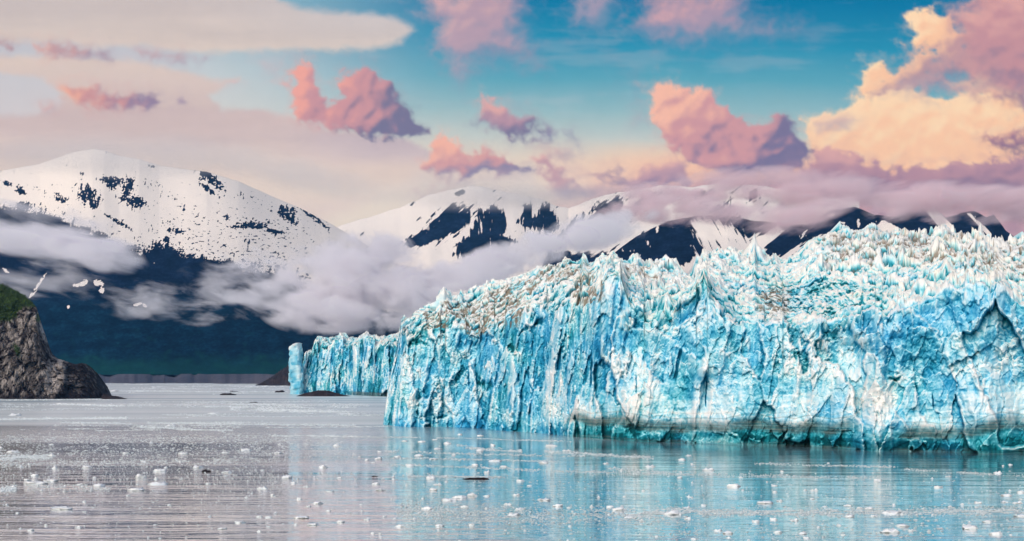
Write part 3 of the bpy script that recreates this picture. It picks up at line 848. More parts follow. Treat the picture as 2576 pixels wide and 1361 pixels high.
    tone2 = fbm(W2[..., 0] / 6, W2[..., 1] / 6, vz / 10, seed + 23, 5, 0.62)
    lam = noise(vx / 70, vy / 70, vz * 0.55 + tone * 3 + 0.02 * vx, seed + 27) + 0.6 * noise(vx / 50, vy / 50, vz * 1.3 + tone * 4, seed + 28)

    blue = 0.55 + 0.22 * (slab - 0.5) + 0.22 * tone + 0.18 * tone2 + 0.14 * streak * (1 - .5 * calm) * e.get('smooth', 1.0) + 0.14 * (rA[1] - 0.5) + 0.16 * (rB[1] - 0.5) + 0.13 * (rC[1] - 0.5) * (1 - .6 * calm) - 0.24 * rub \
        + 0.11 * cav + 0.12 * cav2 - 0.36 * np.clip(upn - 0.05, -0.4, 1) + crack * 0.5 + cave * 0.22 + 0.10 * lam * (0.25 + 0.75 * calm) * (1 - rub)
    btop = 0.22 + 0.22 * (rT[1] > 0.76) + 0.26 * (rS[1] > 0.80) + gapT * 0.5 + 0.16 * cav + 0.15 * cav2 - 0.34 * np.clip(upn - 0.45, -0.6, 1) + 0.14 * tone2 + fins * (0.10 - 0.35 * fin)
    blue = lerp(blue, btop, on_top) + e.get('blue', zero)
    teal = np.clip(0.30 + 0.75 * fbm(P[..., 0] / 40, P[..., 1] / 40, z / 30, seed + 20, 3) + on_top * 0.6 + 0.2 * cav2 + e.get('teal', zero) + 0.4 * cave, 0, 1)
    dn = fbm(P[..., 0] / 6, P[..., 1] / 12, z / 4, seed + 21, 5, 0.65)
    dirt = np.clip(dirt_b * (0.74 + 1.5 * dn + 0.35 * cav + 0.20 * cav2 + 0.5 * (rS[2] - 0.5)), 0, 1)
    # flank that closes the wall on its open side
    n_w = 14
    L = []
    for i in range(n_w, 0, -1):
        q = P[0].copy()
        dist = wrap * (i / n_w) ** 1.5
        q[:, 0] += dist * 0.30 + 1.5 * noise(q[:, 1] / 9 + i, q[:, 2] / 9, 0, seed + 30) * (i > 0)
        q[:, 1] += dist
        L.append(q)
    P = np.concatenate([np.stack(L, 0), P], 0)
    ext = lambda A: np.concatenate([np.repeat(A[:1], n_w, 0), A], 0)
    bk = P[:, -1:] + np.array([0, 60, -8.0]); bk2 = P[:, -1:] * [1, 1, 0] + np.array([0, 160, -4.0])
    P = np.concatenate([P, bk, bk2], 1)
    ext2 = lambda A: (lambda B: np.concatenate([B, B[:, -1:], B[:, -1:]], 1).ravel())(ext(A))
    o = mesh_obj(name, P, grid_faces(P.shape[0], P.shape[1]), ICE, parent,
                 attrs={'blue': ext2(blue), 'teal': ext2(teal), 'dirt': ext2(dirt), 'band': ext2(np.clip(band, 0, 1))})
    return o


MAIN_BASE = [(960, 1067), (1000, 1072), (1100, 1075), (1200, 1078), (1300, 1085), (1370, 1090), (1435, 1098), (1500, 1105), (1600, 1110), (1700, 1114), (1800, 1117), (1900, 1120), (2000, 1124), (2100, 1130), (2200, 1134), (2300, 1137), (2400, 1139), (2576, 1141), (2800, 1146), (3000, 1150)]
MAIN_LIP = [(960, 850), (1010, 852), (1060, 838), (1100, 832), (1200, 838), (1260, 825), (1330, 800), (1400, 775), (1450, 770), (1500, 745), (1530, 700), (1560, 690), (1580, 760), (1620, 800), (1700, 790), (1740, 750), (1770, 720), (1800, 780), (1850, 812), (1900, 815), (1950, 812), (2000, 815), (2060, 812), (2130, 805),
            (2236, 792), (2300, 770), (2380, 740), (2458, 722), (2510, 735), (2576, 783), (2700, 770), (3000, 780)]
MAIN_SKY = [(960, 800), (1005, 800), (1025, 782), (1060, 776), (1085, 768), (1097, 735), (1108, 724), (1122, 727), (1132, 745), (1150, 746), (1156, 738), (1164, 748), (1200, 722), (1250, 708), (1300, 694), (1340, 680), (1360, 672), (1400, 672), (1415, 664), (1440, 660), (1462, 662), (1467, 640), (1478, 660), (1500, 655), (1515, 650), (1530, 655), (1544, 640), (1556, 655),
            (1580, 656), (1604, 645), (1620, 662), (1650, 668), (1690, 672), (1715, 690), (1740, 694), (1752, 664), (1775, 640), (1790, 632), (1806, 625), (1822, 634), (1850, 634), (1872, 640), (1890, 630), (1898, 612), (1906, 640), (1930, 650), (1950, 640), (1965, 655), (1985, 648), (2010, 636), (2030, 612), (2050, 598), (2075, 592), (2110, 584), (2130, 577), (2150, 582),
            (2200, 582), (2250, 584), (2270, 578), (2300, 590), (2340, 590), (2370, 578), (2378, 572), (2392, 584), (2420, 592), (2460, 602), (2466, 594), (2480, 608), (2530, 620), (2560, 612), (2576, 608), (2700, 590), (3000, 570)]
MAIN_SIL = [(560, 1032), (775, 1030), (790, 1014), (800, 1010), (850, 1002), (890, 995), (930, 985), (985, 975), (1040, 967), (1067, 964), (1200, 964)]


def main_extra(x, y, P, top):
    w = fbm(x / 60, y / 40, 0, 201, 4, 0.6)
    e = {}
    # where the brown moraine dust lies
    d = np.maximum.reduce([
        1.25 * blob(x + w * 30, y + w * 20, 1130, 790, 90, 26, -22), 1.2 * blob(x + w * 30, y + w * 20, 1215, 800, 70, 40, -40), 1.1 * blob(x + w * 26, y + w * 20, 1280, 770, 60, 70, 20),
        1.15 * blob(x + w * 30, y + w * 20, 1330, 720, 120, 22, -38), 0.9 * blob(x + w * 30, y + w * 20, 1480, 730, 60, 50, 0), 0.95 * blob(x + w * 30, y + w * 20, 1400, 690, 110, 30, -15),
        0.9 * blob(x + w * 30, y + w * 30, 2200, 610, 190, 40, 0), 1.0 * blob(x + w * 30, y + w * 30, 2370, 630, 200, 60, 8), 1.0 * blob(x + w * 30, y, 2540, 660, 140, 60, 0), 0.8 * blob(x + w * 30, y + w * 20, 2150, 650, 120, 40, 0), 0.7 * blob(x + w * 30, y, 1620, 690, 90, 30, 0), 0.6 * blob(x + w * 20, y, 1950, 760, 60, 60, 0)])
    e['dirt'] = np.clip(d * 2.6, 0, 1) * sstep(0.0, 0.05, top + 0.03)
    e['serac'] = 0.40 + 0.5 * sstep(1950, 2150, x) + 0.35 * sstep(1420, 1500, x) * sstep(1760, 1700, x) + 0.4 * sstep(1700, 1760, x) * sstep(2000, 1950, x) * sstep(760, 680, y)
    right = sstep(1380, 1480, x)
    z = P[..., 2]
    e['calm'] = right * sstep(900, 990, y)
    e['slab'] = 0.16 + 0.12 * (1 - right) + 0.1 * sstep(900, 800, y) - 0.32 * right * sstep(960, 1010, y) * sstep(1120, 1060, y) + 0.35 * sstep(1560, 1500, x) * sstep(1480, 1530, x) * sstep(690, 740, y) \
        + 0.55 * np.maximum(0, blob(x, y, 1090, 860, 70, 36, 0)) + 0.5 * np.maximum(0, blob(x, y, 2480, 830, 160, 90, 0)) + 0.6 * np.maximum(0, blob(x, y, 1640, 830, 60, 100, 0)) + 0.5 * np.maximum(0, blob(x, y, 1800, 760, 60, 90, 0)) \
        - 0.6 * np.maximum(0, blob(x, y, 1400, 980, 40, 120, 10))
    e['rubble'] = -0.16 * right * sstep(940, 1000, y) + 0.8 * np.maximum(0, blob(x + w * 20, y, 2210, 1040, 75, 130, 12)) + 0.55 * np.maximum(0, blob(x + w * 30, y + w * 20, 1980, 900, 170, 60, 0)) + 0.4 * np.maximum(0, blob(x, y, 1600, 900, 90, 60, 0)) \
        + 0.5 * np.maximum(0, blob(x + w * 20, y, 1420, 1030, 40, 70, 20)) + 0.5 * np.maximum(0, blob(x + w * 20, y, 985, 960, 26, 130, 6)) - 0.05
    ck = np.zeros_like(x)
    for cx, y0, y1, lean, wd in [(1177, 930, 978, 3, 3.2), (1198, 938, 974, 2, 3), (1323, 927, 952, 4, 3), (1333, 968, 990, 10, 3), (1337, 1002, 1050, -6, 3.2), (1489, 900, 980, -3, 3.4), (1713, 874, 960, -16, 6), (1779, 954, 1030, -5, 2.2), (2201, 700, 760, -8, 6), (2290, 690, 730, 0, 3),
                                 (1600, 940, 1000, 2, 2), (2345, 990, 1036, 4, 2)]:
        c0 = cx + lean * (y - y0) / (y1 - y0) + 2.5 * w
        ck = np.maximum(ck, sstep(1.0, 0.3, np.abs(x - c0) / wd) * sstep(y0 - 4, y0 + 14, y) * sstep(y1 + 3, y1 - 18, y) * 0.85)
    e['crack'] = ck
    cv = np.zeros_like(x)
    for b_ in [(1218, 966, 22, 20, 0), (2008, 896, 18, 26, 10), (2092, 838, 30, 30, 0), (1050, 862, 40, 14, -8), (1290, 880, 16, 14, 0), (1345, 806, 26, 22, 0), (1105, 1046, 26, 14, 0), (1985, 1112, 18, 26, 0), (1600, 1085, 34, 24, 0), (2250, 950, 26, 10, 0)]:
        cv = np.maximum(cv, sstep(0.0, 0.8, blob(x + w * 26, y + w * 22, *b_)))
    e['cave'] = cv
    e['push'] = 7 * sstep(0, .7, blob(x, y, 1515, 790, 46, 150, 4)) - 5 * sstep(0, .7, blob(x, y, 1600, 850, 50, 90, 0)) + 6 * sstep(0, .6, blob(x, y, 1790, 860, 80, 130, 12)) + 6 * sstep(0, 1.0, blob(x, y, 2440, 800, 260, 150, -10)) - 5 * sstep(0, .7, blob(x, y, 2130, 900, 100, 60, 0)) \
        + 5 * sstep(0, .8, blob(x + w * 16, y, 2205, 1080, 60, 90, 10)) + 4 * sstep(0, .7, blob(x, y, 1860, 740, 70, 60, 20))
    e['serac'] = e['serac'] * (1 - 0.5 * sstep(0, .5, blob(x, y, 1950, 800, 220, 40, 0)))
    e['fins'] = sstep(0.0, 0.35, blob(x + w * 20, y + w * 10, 2075, 748, 200, 56, 0))
    sc_ = np.abs(noise(P[..., 0] / 26, P[..., 1] / 26, 0, 203)) * 4 + 2.0 * noise(P[..., 0] / 60, P[..., 1] / 60, 0, 204)
    line = interp(x, [(900, -40), (1360, -30), (1430, 7.5), (1700, 8.5), (2000, 8.0), (2200, 8.5), (2600, 8.5)]) + sc_
    fall = np.clip(2.4 * np.maximum(0, blob(x + w * 20, y, 2210, 1060, 80, 130, 12)), 0, 1)
    dz = z - line
    b = sstep(-3.4, -0.4, dz + w) * sstep(6.0, 1.4, dz + w * 1.5) + 0.5 * sstep(0.5, 0, np.abs(dz - 5.5 - w)) + 0.25 * sstep(0.4, 0, np.abs(dz - 8 + w))
    e['band'] = np.clip(b * (0.80 + 0.5 * w), 0, 0.9) * right * (1 - fall) + 0.5 * right * sstep(2.4, 0.6, z + w * 2) * (1 - fall)
    e['blue'] = right * (1 - fall) * sstep(3, -2, dz) * 0.26 + (1 - right) * sstep(8, 2, z + w * 4) * 0.18 + 0.09 * noise(P[..., 0] / 60, P[..., 1] / 60, z * 0.7 + w * 1.5, 205) * e['calm'] - 0.10 * right * sstep(950, 1010, y) * sstep(2, 6, dz)
    e['teal'] = right * sstep(4, -2, dz) * 0.7
    e['notch'] = right
    return e


gl = ice_wall('glacier', MAIN_BASE, MAIN_LIP, MAIN_SKY, MAIN_SIL, [(960, 60), (1100, 120), (1300, 190), (1500, 230), (1750, 260), (2000, 330), (2300, 420), (2576, 440), (3000, 460)], 0.22,
              963 * S, 2780 * S, 0.62, 230, 240, 500, 1.0, main_extra)
tag(gl, 'towering blue and white glacier front with brown streaked seracs, rising from the water', 'glacier')



def serac(x, ytop, w, h, lean, seed, back=1.0, blue=0.3):
    """one big leaning blade of ice standing on the crest"""
    D0 = ground_depth(interp(x, MAIN_BASE) * S)
    D = D0 + (15 + interp(x, [(960, 60), (1100, 120), (1300, 190), (1500, 230), (1750, 260), (2000, 330), (2300, 420), (2576, 440), (3000, 460)])) * back - 6
    W = w * S / F * D; H = h * S / F * D
    V = ICO3[0].copy()
    f, e_, r = facets(V, 0.7, 0.7, 0.9, seed, 1.3)
    zn = (V[:, 2] + 1) / 2
    tp = np.clip(1 - zn, 0, 1) ** 0.75
    k = (0.35 + 0.9 * tp) / np.maximum(0.25, np.sqrt(np.clip(1 - V[:, 2] ** 2, 0.05, 1))) * np.clip(1.02 - zn ** 3, 0.0, 1)
    V[:, 0] = V[:, 0] * k * W * 0.5 * (1 + 0.28 * f)
    V[:, 1] = V[:, 1] * k * W * 0.6 * (1 + 0.28 * f)
    V[:, 2] = zn * H + 0.05 * H * f * (zn < 0.93)
    V[:, 0] += lean * W * zn ** 1.4
    p = at(np.float64(x * S), np.float64((ytop + h) * S), D)
    V += p
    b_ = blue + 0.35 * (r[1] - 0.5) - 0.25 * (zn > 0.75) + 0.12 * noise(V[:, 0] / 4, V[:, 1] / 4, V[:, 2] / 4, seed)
    mesh_obj('serac', V, ICO3[1], ICE, gl, attrs={'blue': b_, 'teal': 0.75 + 0 * b_, 'dirt': 0.25 * r[2], 'band': 0 * b_})


for i, a in enumerate([(1112, 722, 44, 60, 0.1), (1157, 737, 14, 30, -.2), (1467, 638, 26, 46, .1), (1500, 648, 30, 46, 0), (1544, 638, 24, 54, 0), (1580, 652, 24, 40, .1), (1604, 643, 20, 50, .25), (1625, 655, 26, 44, .1), (1650, 664, 30, 36, 0), (1756, 656, 34, 80, .1), (1785, 632, 30, 76, .1),
                       (1815, 622, 34, 70, 0), (1850, 632, 34, 60, .1), (1876, 638, 22, 50, .1), (1898, 610, 34, 92, .12), (1918, 634, 18, 50, 0), (1958, 646, 20, 76, .35), (1985, 644, 20, 60, .2), (2050, 594, 36, 60, .1), (2110, 580, 44, 50, 0), (2160, 582, 40, 50, .1), (2270, 574, 28, 56, .15), (2310, 588, 34, 44, 0), (2378, 568, 28, 60, .1), (2410, 584, 34, 50, .1), (2466, 590, 26, 50, -.2), (2520, 610, 34, 40, 0),
                       (2225, 690, 34, 110, .1, ), (2180, 640, 40, 80, 0), (2330, 640, 44, 80, .1), (2430, 650, 44, 80, .1), (2280, 700, 36, 80, 0), (2120, 640, 40, 70, .1), (2500, 680, 40, 60, .1)]):
    serac(*a[:5], 4000 + i * 13, 1.0 if a[1] < 662 and a[0] not in (2180, 2330, 2430, 2120) else 0.72, 0.22 + 0.25 * ((i * 7) % 5) / 4)


FAR_BASE = [(730, 989), (760, 991), (870, 993), (960, 997), (1200, 1004)]
FAR_LIP = [(730, 905), (765, 880), (775, 880), (800, 870), (860, 868), (930, 866), (990, 862), (1100, 860)]
FAR_SKY = [(730, 890), (764, 886), (768, 870), (778, 855), (790, 851), (830, 850), (860, 848), (900, 849), (915, 844), (940, 848), (960, 852), (975, 846), (990, 842), (1010, 836), (1100, 826), (1200, 820)]
FAR_SIL = [(840, 776), (852, 776), (880, 768), (905, 764), (925, 758), (935, 752), (950, 744), (975, 738), (992, 736), (1100, 736)]


def far_extra(x, y, P, top):
    w = fbm(x / 40, y / 30, 0, 211, 4, 0.6)
    e = {}
    z = P[..., 2]
    e['slab'] = 0.22 + 0.3 * np.maximum(0, blob(x, y, 785, 900, 20, 40, 0)) + 0.4 * np.maximum(0, blob(x, y, 960, 880, 40, 40, 0)) - 1.3 * np.maximum(0, blob(x, y, 822, 880, 14, 34, 0)) - 1.1 * np.maximum(0, blob(x, y, 895, 890, 16, 40, -20))
    e['rubble'] = 0.5 * np.maximum(0, blob(x + w * 10, y, 770, 975, 30, 26, 0)) + 0.5 * np.maximum(0, blob(x + w * 10, y, 860, 950, 40, 30, 0)) + 0.4 * np.maximum(0, blob(x + w * 10, y, 950, 950, 40, 30, 0))
    e['blue'] = 0.12 + 0.15 * sstep(14, 3, z + w * 6)
    e['teal'] = 0.15 + zero_like(x)
    e['band'] = sstep(8, 5, z) * sstep(860, 900, x) * 0.8
    e['serac'] = 0.5 + zero_like(x)
    e['smooth'] = 0.35
    return e


def zero_like(x):
    return np.zeros_like(x)


g2 = ice_wall('glacier', FAR_BASE, FAR_LIP, FAR_SKY, FAR_SIL, [(730, 120), (1200, 260)], 0.16, 736 * S, 1060 * S, 0.45, 140, 50, 640, 1.7, far_extra, wrap=300)
tag(g2, 'lower and more distant ice wall, set back left of the towering glacier front', 'glacier')


def ice_tower():
    """the lone leaning pillar at the end of the far wall"""
    D = 2740.0
    prof = [(993, 733, 762), (960, 733, 764), (930, 732, 763), (910, 731, 758), (885, 730.5, 757), (872, 732, 756), (866, 744, 755), (862, 752, 755)]
    nv, nu = 90, 72
    yy = np.linspace(994, 862, nv)
    xl = interp(-yy, [(-a, b) for a, b, c in prof]); xr = interp(-yy, [(-a, c) for a, b, c in prof])
    a = np.linspace(0, 2 * math.pi, nu, endpoint=False)
    V = np.zeros((nv, nu, 3))
    c_ = np.sign(np.cos(a)) * np.abs(np.cos(a)) ** 0.35; s_ = np.sign(np.sin(a)) * np.abs(np.sin(a)) ** 0.35
    for i in range(nv):
        cx = (xl[i] + xr[i]) / 2 * S; r = (xr[i] - xl[i]) / 2 * S / F * D
        p = at(np.float64(cx), np.float64(yy[i] * S), D)
        V[i, :, 0] = p[0] + r * c_; V[i, :, 1] = p[1] + 26 * s_; V[i, :, 2] = p[2]
    f, e, r = facets(V, 16, 16, 26, 801, 1.0)
    f2, e2, r2 = facets(V, 6, 6, 8, 802, 1.0)
    k = f * 1.8 + f2 * 1.1 + fbm(V[..., 0] / 5, V[..., 1] / 5, V[..., 2] / 6, 803, 3)
    V[..., 0] += k * np.cos(a) ; V[..., 1] += k * np.sin(a)
    V[-1, :] = V[-1].mean(0) + (V[-1] - V[-1].mean(0)) * 0.1
    V[0, :, 2] = -4
    faces = []
    idx = np.arange(nv * nu).reshape(nv, nu)
    j = np.roll(idx, -1, 1)
    q = np.stack([idx[:-1], j[:-1], j[1:], idx[1:]], -1).reshape(-1, 4)
    z = V[..., 2]
    blue = 0.46 + 0.25 * (r[1] - 0.5) + 0.25 * (r2[1] - 0.5) - 0.35 * sstep(78, 100, z + f2 * 6) + 0.1 * sstep(20, 4, z)
    o = mesh_obj('ice_pillar', V, q, ICE, attrs={'blue': blue.ravel(), 'teal': (0.3 + 0 * z).ravel() , 'dirt': (0.35 * sstep(100, 112, z)).ravel(), 'band': (0 * z).ravel()})
    tag(o, 'slim leaning pillar of blue ice standing apart at the end of the distant ice wall', 'ice pillar')


ice_tower()

# ---------------------------------------------------------------- rock headland, islets, moraine
def rock_mat(name, dark, lightc, sc=0.05):
    m = Mat(name)
    t = m.attr('tone')
    n = m.tex(sc, 7, 0.7, m.pos(1, 1, 0.45), 0.4)
    n2 = m.tex(sc * 6, 5, 0.7, m.pos(1, 1, 0.5))
    v = m.math('ADD', t, m.math('ADD', m.math('MULTIPLY', m.math('SUBTRACT', n, 0.5), 1.1), m.math('MULTIPLY', m.math('SUBTRACT', n2, 0.5), 0.8)))
    c = m.ramp(v, [(0.1, dark), (0.45, tuple(0.55 * a + 0.45 * b for a, b in zip(dark, lightc))), (0.62, lightc), (0.95, tuple(min(1, 1.7 * b) for b in lightc))])
    c = m.mix(m.attr('moss'), c, m.ramp(n2, [(0.3, (0.02, 0.05, 0.012)), (0.7, (0.06, 0.10, 0.02))]))
    bump = m.n('Bump', Strength=0.9, Distance=1.5, Height=n2)
    p = m.n('BsdfPrincipled', Base_Color=c, Roughness=0.9, Normal=bump)
    p.inputs['Specular IOR Level'].default_value = 0.2
    return m.surf(p)


ROCK = rock_mat('weathered grey brown rock', (0.022, 0.018, 0.022), (0.27, 0.24, 0.225))
DARKROCK = rock_mat('dark wet rock', (0.012, 0.009, 0.012), (0.055, 0.040, 0.040), 0.03)


def headland():
    root = bpy.data.objects.new('rock_headland', None)
    COL.objects.link(root)
    base = [(-200, 1003), (100, 1003), (200, 1003), (282, 1000)]
    sky = [(-200, 640), (-60, 690), (0, 714), (30, 726), (60, 742), (80, 760), (92, 772), (100, 800), (108, 825), (116, 848), (124, 872), (132, 890), (145, 902), (158, 906), (170, 910), (190, 916), (205, 913), (218, 916), (232, 926), (246, 940), (258, 956), (268, 970), (276, 985), (282, 998)]
    xs = np.arange(-130 * S, 281.5 * S, 0.33)
    x2 = xs / S
    nv = 240
    t = np.linspace(0, 1, nv)[None, :]
    yb = interp(x2, base) * S; yt = interp(x2, sky) * S + fbm(xs / 3, 0, 5, 5, 3) * 0.35
    Y = yb[:, None] + (yt - yb)[:, None] * t
    X = np.repeat(xs[:, None], nv, 1)
    D0 = 2150 + 60 * np.clip((x2[:, None] - 165) / 110, 0, 1) ** 2 + 30 * np.clip((90 - x2[:, None]) / 200, 0, 1)
    D = D0 + 70 * t ** 1.3 + 40 * np.clip(x2[:, None] / 282, 0, 1) ** 6
    P = at(X, Y, D)
    out = np.array([0.15, -1.0, 0.0])
    W = P + 9 * np.stack([fbm(P[..., 0] / 30, P[..., 1] / 30, P[..., 2] / 30, 910 + i, 4, 0.6) for i in range(3)], -1)
    f1, e1, r1 = facets(W * [1, 1, 1], 34, 34, 60, 901, 1.0)
    f2, e2, r2 = facets(W, 12, 12, 22, 902, 1.2)
    n = fbm(P[..., 0] / 9, P[..., 1] / 9, P[..., 2] / 14, 903, 5, 0.6)
    rg = ridged(P[..., 0] / 40 + P[..., 2] / 160, P[..., 1] / 60, P[..., 2] / 120, 904, 4)
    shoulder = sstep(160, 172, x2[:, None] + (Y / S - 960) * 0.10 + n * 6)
    rc = ridged(W[..., 0] / 13, W[..., 1] / 13, W[..., 2] / 30, 906, 5, 0.62)
    d = f1 * 6 + f2 * 3.2 + n * 3.5 + rg * 10 - (rc - 0.5) * 9 - 16 * sstep(0, 1, shoulder) 
    lim = np.minimum(1, (1 - t) * 6 + 0.1) * np.minimum(1, np.maximum(0.15, (282 - x2)[:, None] / 20))
    P = P + out * (d * lim)[..., None]
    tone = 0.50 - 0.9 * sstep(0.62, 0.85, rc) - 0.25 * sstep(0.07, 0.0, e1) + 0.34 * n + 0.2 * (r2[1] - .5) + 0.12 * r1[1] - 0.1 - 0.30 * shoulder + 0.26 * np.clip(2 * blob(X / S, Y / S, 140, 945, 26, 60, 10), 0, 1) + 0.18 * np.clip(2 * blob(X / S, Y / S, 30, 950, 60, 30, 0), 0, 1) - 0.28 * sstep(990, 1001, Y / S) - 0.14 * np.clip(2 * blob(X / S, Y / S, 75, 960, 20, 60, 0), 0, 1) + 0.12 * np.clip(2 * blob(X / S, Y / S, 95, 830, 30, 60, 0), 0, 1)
    moss = np.clip(np.maximum.reduce([2 * blob(X / S + n * 8, Y / S, 100, 800, 8, 14, 20), 2 * blob(X / S + n * 8, Y / S, 45, 880, 6, 24, -20), 0 * X]), 0, 1) * 0.8
    moss = np.maximum(moss, sstep(0.97, 0.995, t) * sstep(215, 225, X / S) * sstep(262, 250, X / S) * 0.7)
    moss = np.maximum(moss, sstep(-6, 6, np.interp(X / S, [-200, 0, 40, 60, 80, 92], [860, 812, 800, 770, 772, 774]) - Y / S + n * 16) * (X / S < 95))
    back = np.stack([P[:, -1] * [1.06, 1.05, 1] + [0, 0, -5], P[:, -1] * [1.14, 1.11, 0] + [0, 0, -5]], 1)
    P[:, 0, 2] = -3
    Pa = np.concatenate([P, back], 1)
    ext = lambda A: np.concatenate([A, A[:, -1:], A[:, -1:]], 1).ravel()
    rf = mesh_obj('rock_face', Pa, grid_faces(len(xs), nv + 2), ROCK, root, attrs={'tone': ext(tone), 'moss': ext(moss)})
    # leaf clumps on the brow
    rng = np.random.default_rng(5)
    ii = []
    mm = moss * (X / S < 96)
    cand = np.argwhere(mm > 0.6)
    sel = cand[rng.integers(0, len(cand), 1500)]
    VV, FF = [], []
    for a, b in sel:
        c = P[a, b] + rng.normal(0, 1.2, 3) + [0, -2, 1.0]
        r = rng.uniform(1.3, 3.4)
        for _ in range(12):
            q = c + rng.normal(0, r * 0.6, 3) * [1, .8, .8]
            u = rng.normal(0, 1, 3); u /= np.linalg.norm(u); v = rng.normal(0, 1, 3); v -= u * (u @ v); v /= np.linalg.norm(v)
            s = rng.uniform(0.5, 1.1)
            k = len(VV)
            VV += [q - u * s, q - v * s * .6, q + u * s, q + v * s * .6]
            FF.append((k, k + 1, k + 2, k + 3))
    m = Mat('shrub leaves')
    oi = m.tex(0.11, 3, 0.6)
    m.surf(m.n('BsdfPrincipled', Base_Color=m.ramp(oi, [(0.3, (0.014, 0.035, 0.010)), (0.5, (0.035, 0.07, 0.016)), (0.7, (0.085, 0.115, 0.02))]), Roughness=0.8))
    lf = mesh_obj('foliage', np.array(VV), np.array(FF), m.m, root, smooth=False)
    tag(root, 'steep grey brown rock headland capped with green shrubs above the water', 'headland')
    tag(rf, 'fissured grey and tan rock face, dark at its shoulder')
    tag(lf, 'dark green shrubs on the brow', kind='stuff')


headland()


def low_rock(name, label, cat, x0, x1, yb, prof, depth, seed, mat=None):
    """a low hump of rock or rubble breaking the water; prof = (x, top y) in traced units"""
    D = ground_depth(yb * S)
    xs = np.linspace(x0, x1, 90)
    top = interp(xs, prof)
    h = np.maximum(0.1, (yb - top) * S / F * D)
    b = np.linspace(-1, 1, 25)
    X = np.repeat(((xs * S - CX) / F * D)[:, None], 25, 1)
    Y = D + depth * 0.5 + b[None, :] * depth * 0.5
    Z = h[:, None] * np.clip(1 - np.abs(b[None, :] + .2) ** 1.6, -.3, 1)
    n = fbm(X / (depth * .12), Y / (depth * .12), Z / 3, seed, 4, 0.6)
    Z = Z + n * h[:, None] * 0.22
    Z[:, 0] = -2; Z[:, -1] = -2; Z[0] = -1; Z[-1] = -1
    P = np.stack([X + 0 * Y, Y + 0 * X, Z], -1)
    o = mesh_obj(name, P, grid_faces(90, 25, True), mat or DARKROCK, attrs={'tone': (0.35 + 0.3 * n).ravel(), 'moss': (0 * n).ravel()})
    return tag(o, label, cat) if label else tag(o, kind='structure')


low_rock('rock_islet', 'low dark rock islet in front of the distant ice wall', 'rock islet', 744, 876, 997, [(740, 997), (760, 990), (780, 985), (800, 982.5), (820, 983), (850, 991), (876, 997)], 60, 31)
low_rock('rock_ledge', 'flat dark rock ledge at the water end of the headland', 'rock ledge', 255, 312, 1004, [(255, 990), (272, 996), (290, 997), (302, 1000), (312, 1004)], 30, 32)
low_rock('hill', None, None, 640, 800, 970, [(640, 967), (660, 955), (690, 935), (712, 918), (730, 910), (760, 915), (800, 930)], 300, 33)

# ---------------------------------------------------------------- floating ice
def floe_mat():
    m = Mat('floating ice')
    n = m.tex(3.0, 4, 0.6)
    g = m.n('NewGeometry').outputs['Position']
    z = m.n('SeparateXYZ', i0=g).outputs[2]
    wet = m.ramp(z, [(0.0, (1, 1, 1)), (0.25, (0, 0, 0))])
    c = m.mix(wet, m.ramp(n, [(0.3, (0.80, 0.83, 0.85)), (0.7, (0.90, 0.90, 0.89))]), (0.74, 0.82, 0.84))
    p = m.n('BsdfPrincipled', Base_Color=c, Roughness=0.5)
    p.inputs['Specular IOR Level'].default_value = 0.3
    return m.surf(p)


FLOE = floe_mat()


def floe_shape(kind, w, h, seed):
    """an ice lump w wide and h high above the water"""
    rng = np.random.default_rng(seed)
    V = ICO3[0].copy()
    f, e, r = facets(V, 0.62, 0.62, 0.62, seed, 1.1)
    V = V * (1 + 0.30 * f + 0.25 * fbm(V[:, 0] * 2.2, V[:, 1] * 2.2, V[:, 2] * 2.2, seed + 1, 3))[:, None]
    x, y, z = V[:, 0], V[:, 1], V[:, 2]
    if kind == 'flat':
        z = np.where(z > 0, np.minimum(z, 0.40 + 0.25 * noise(x * 1.8, y * 1.8, 0, seed + 4)) * 1.7, z)
    elif kind == 'peaked':
        c = rng.uniform(-.3, .3)
        z = np.where(z > 0, z * (0.25 + 1.1 * np.exp(-((x - c) / 0.38) ** 2)), z)
    elif kind == 'twin':
        z = np.where(z > 0, z * (0.35 + 0.9 * np.exp(-((x - .5) / 0.3) ** 2) + 0.65 * np.exp(-((x + .5) / 0.25) ** 2)), z)
    elif kind == 'ragged':
        z = np.where(z > 0, z * (0.5 + 0.9 * np.abs(noise(x * 2.4, y * 2.4, 0, seed + 5))) * 1.2, z)
    z = z / max(0.3, z.max())
    V = np.stack([x * w * 0.5, y * w * 0.42, np.where(z > 0, z * h, z * h * 0.35)], 1)
    V[:, 2] += 0.02
    return V


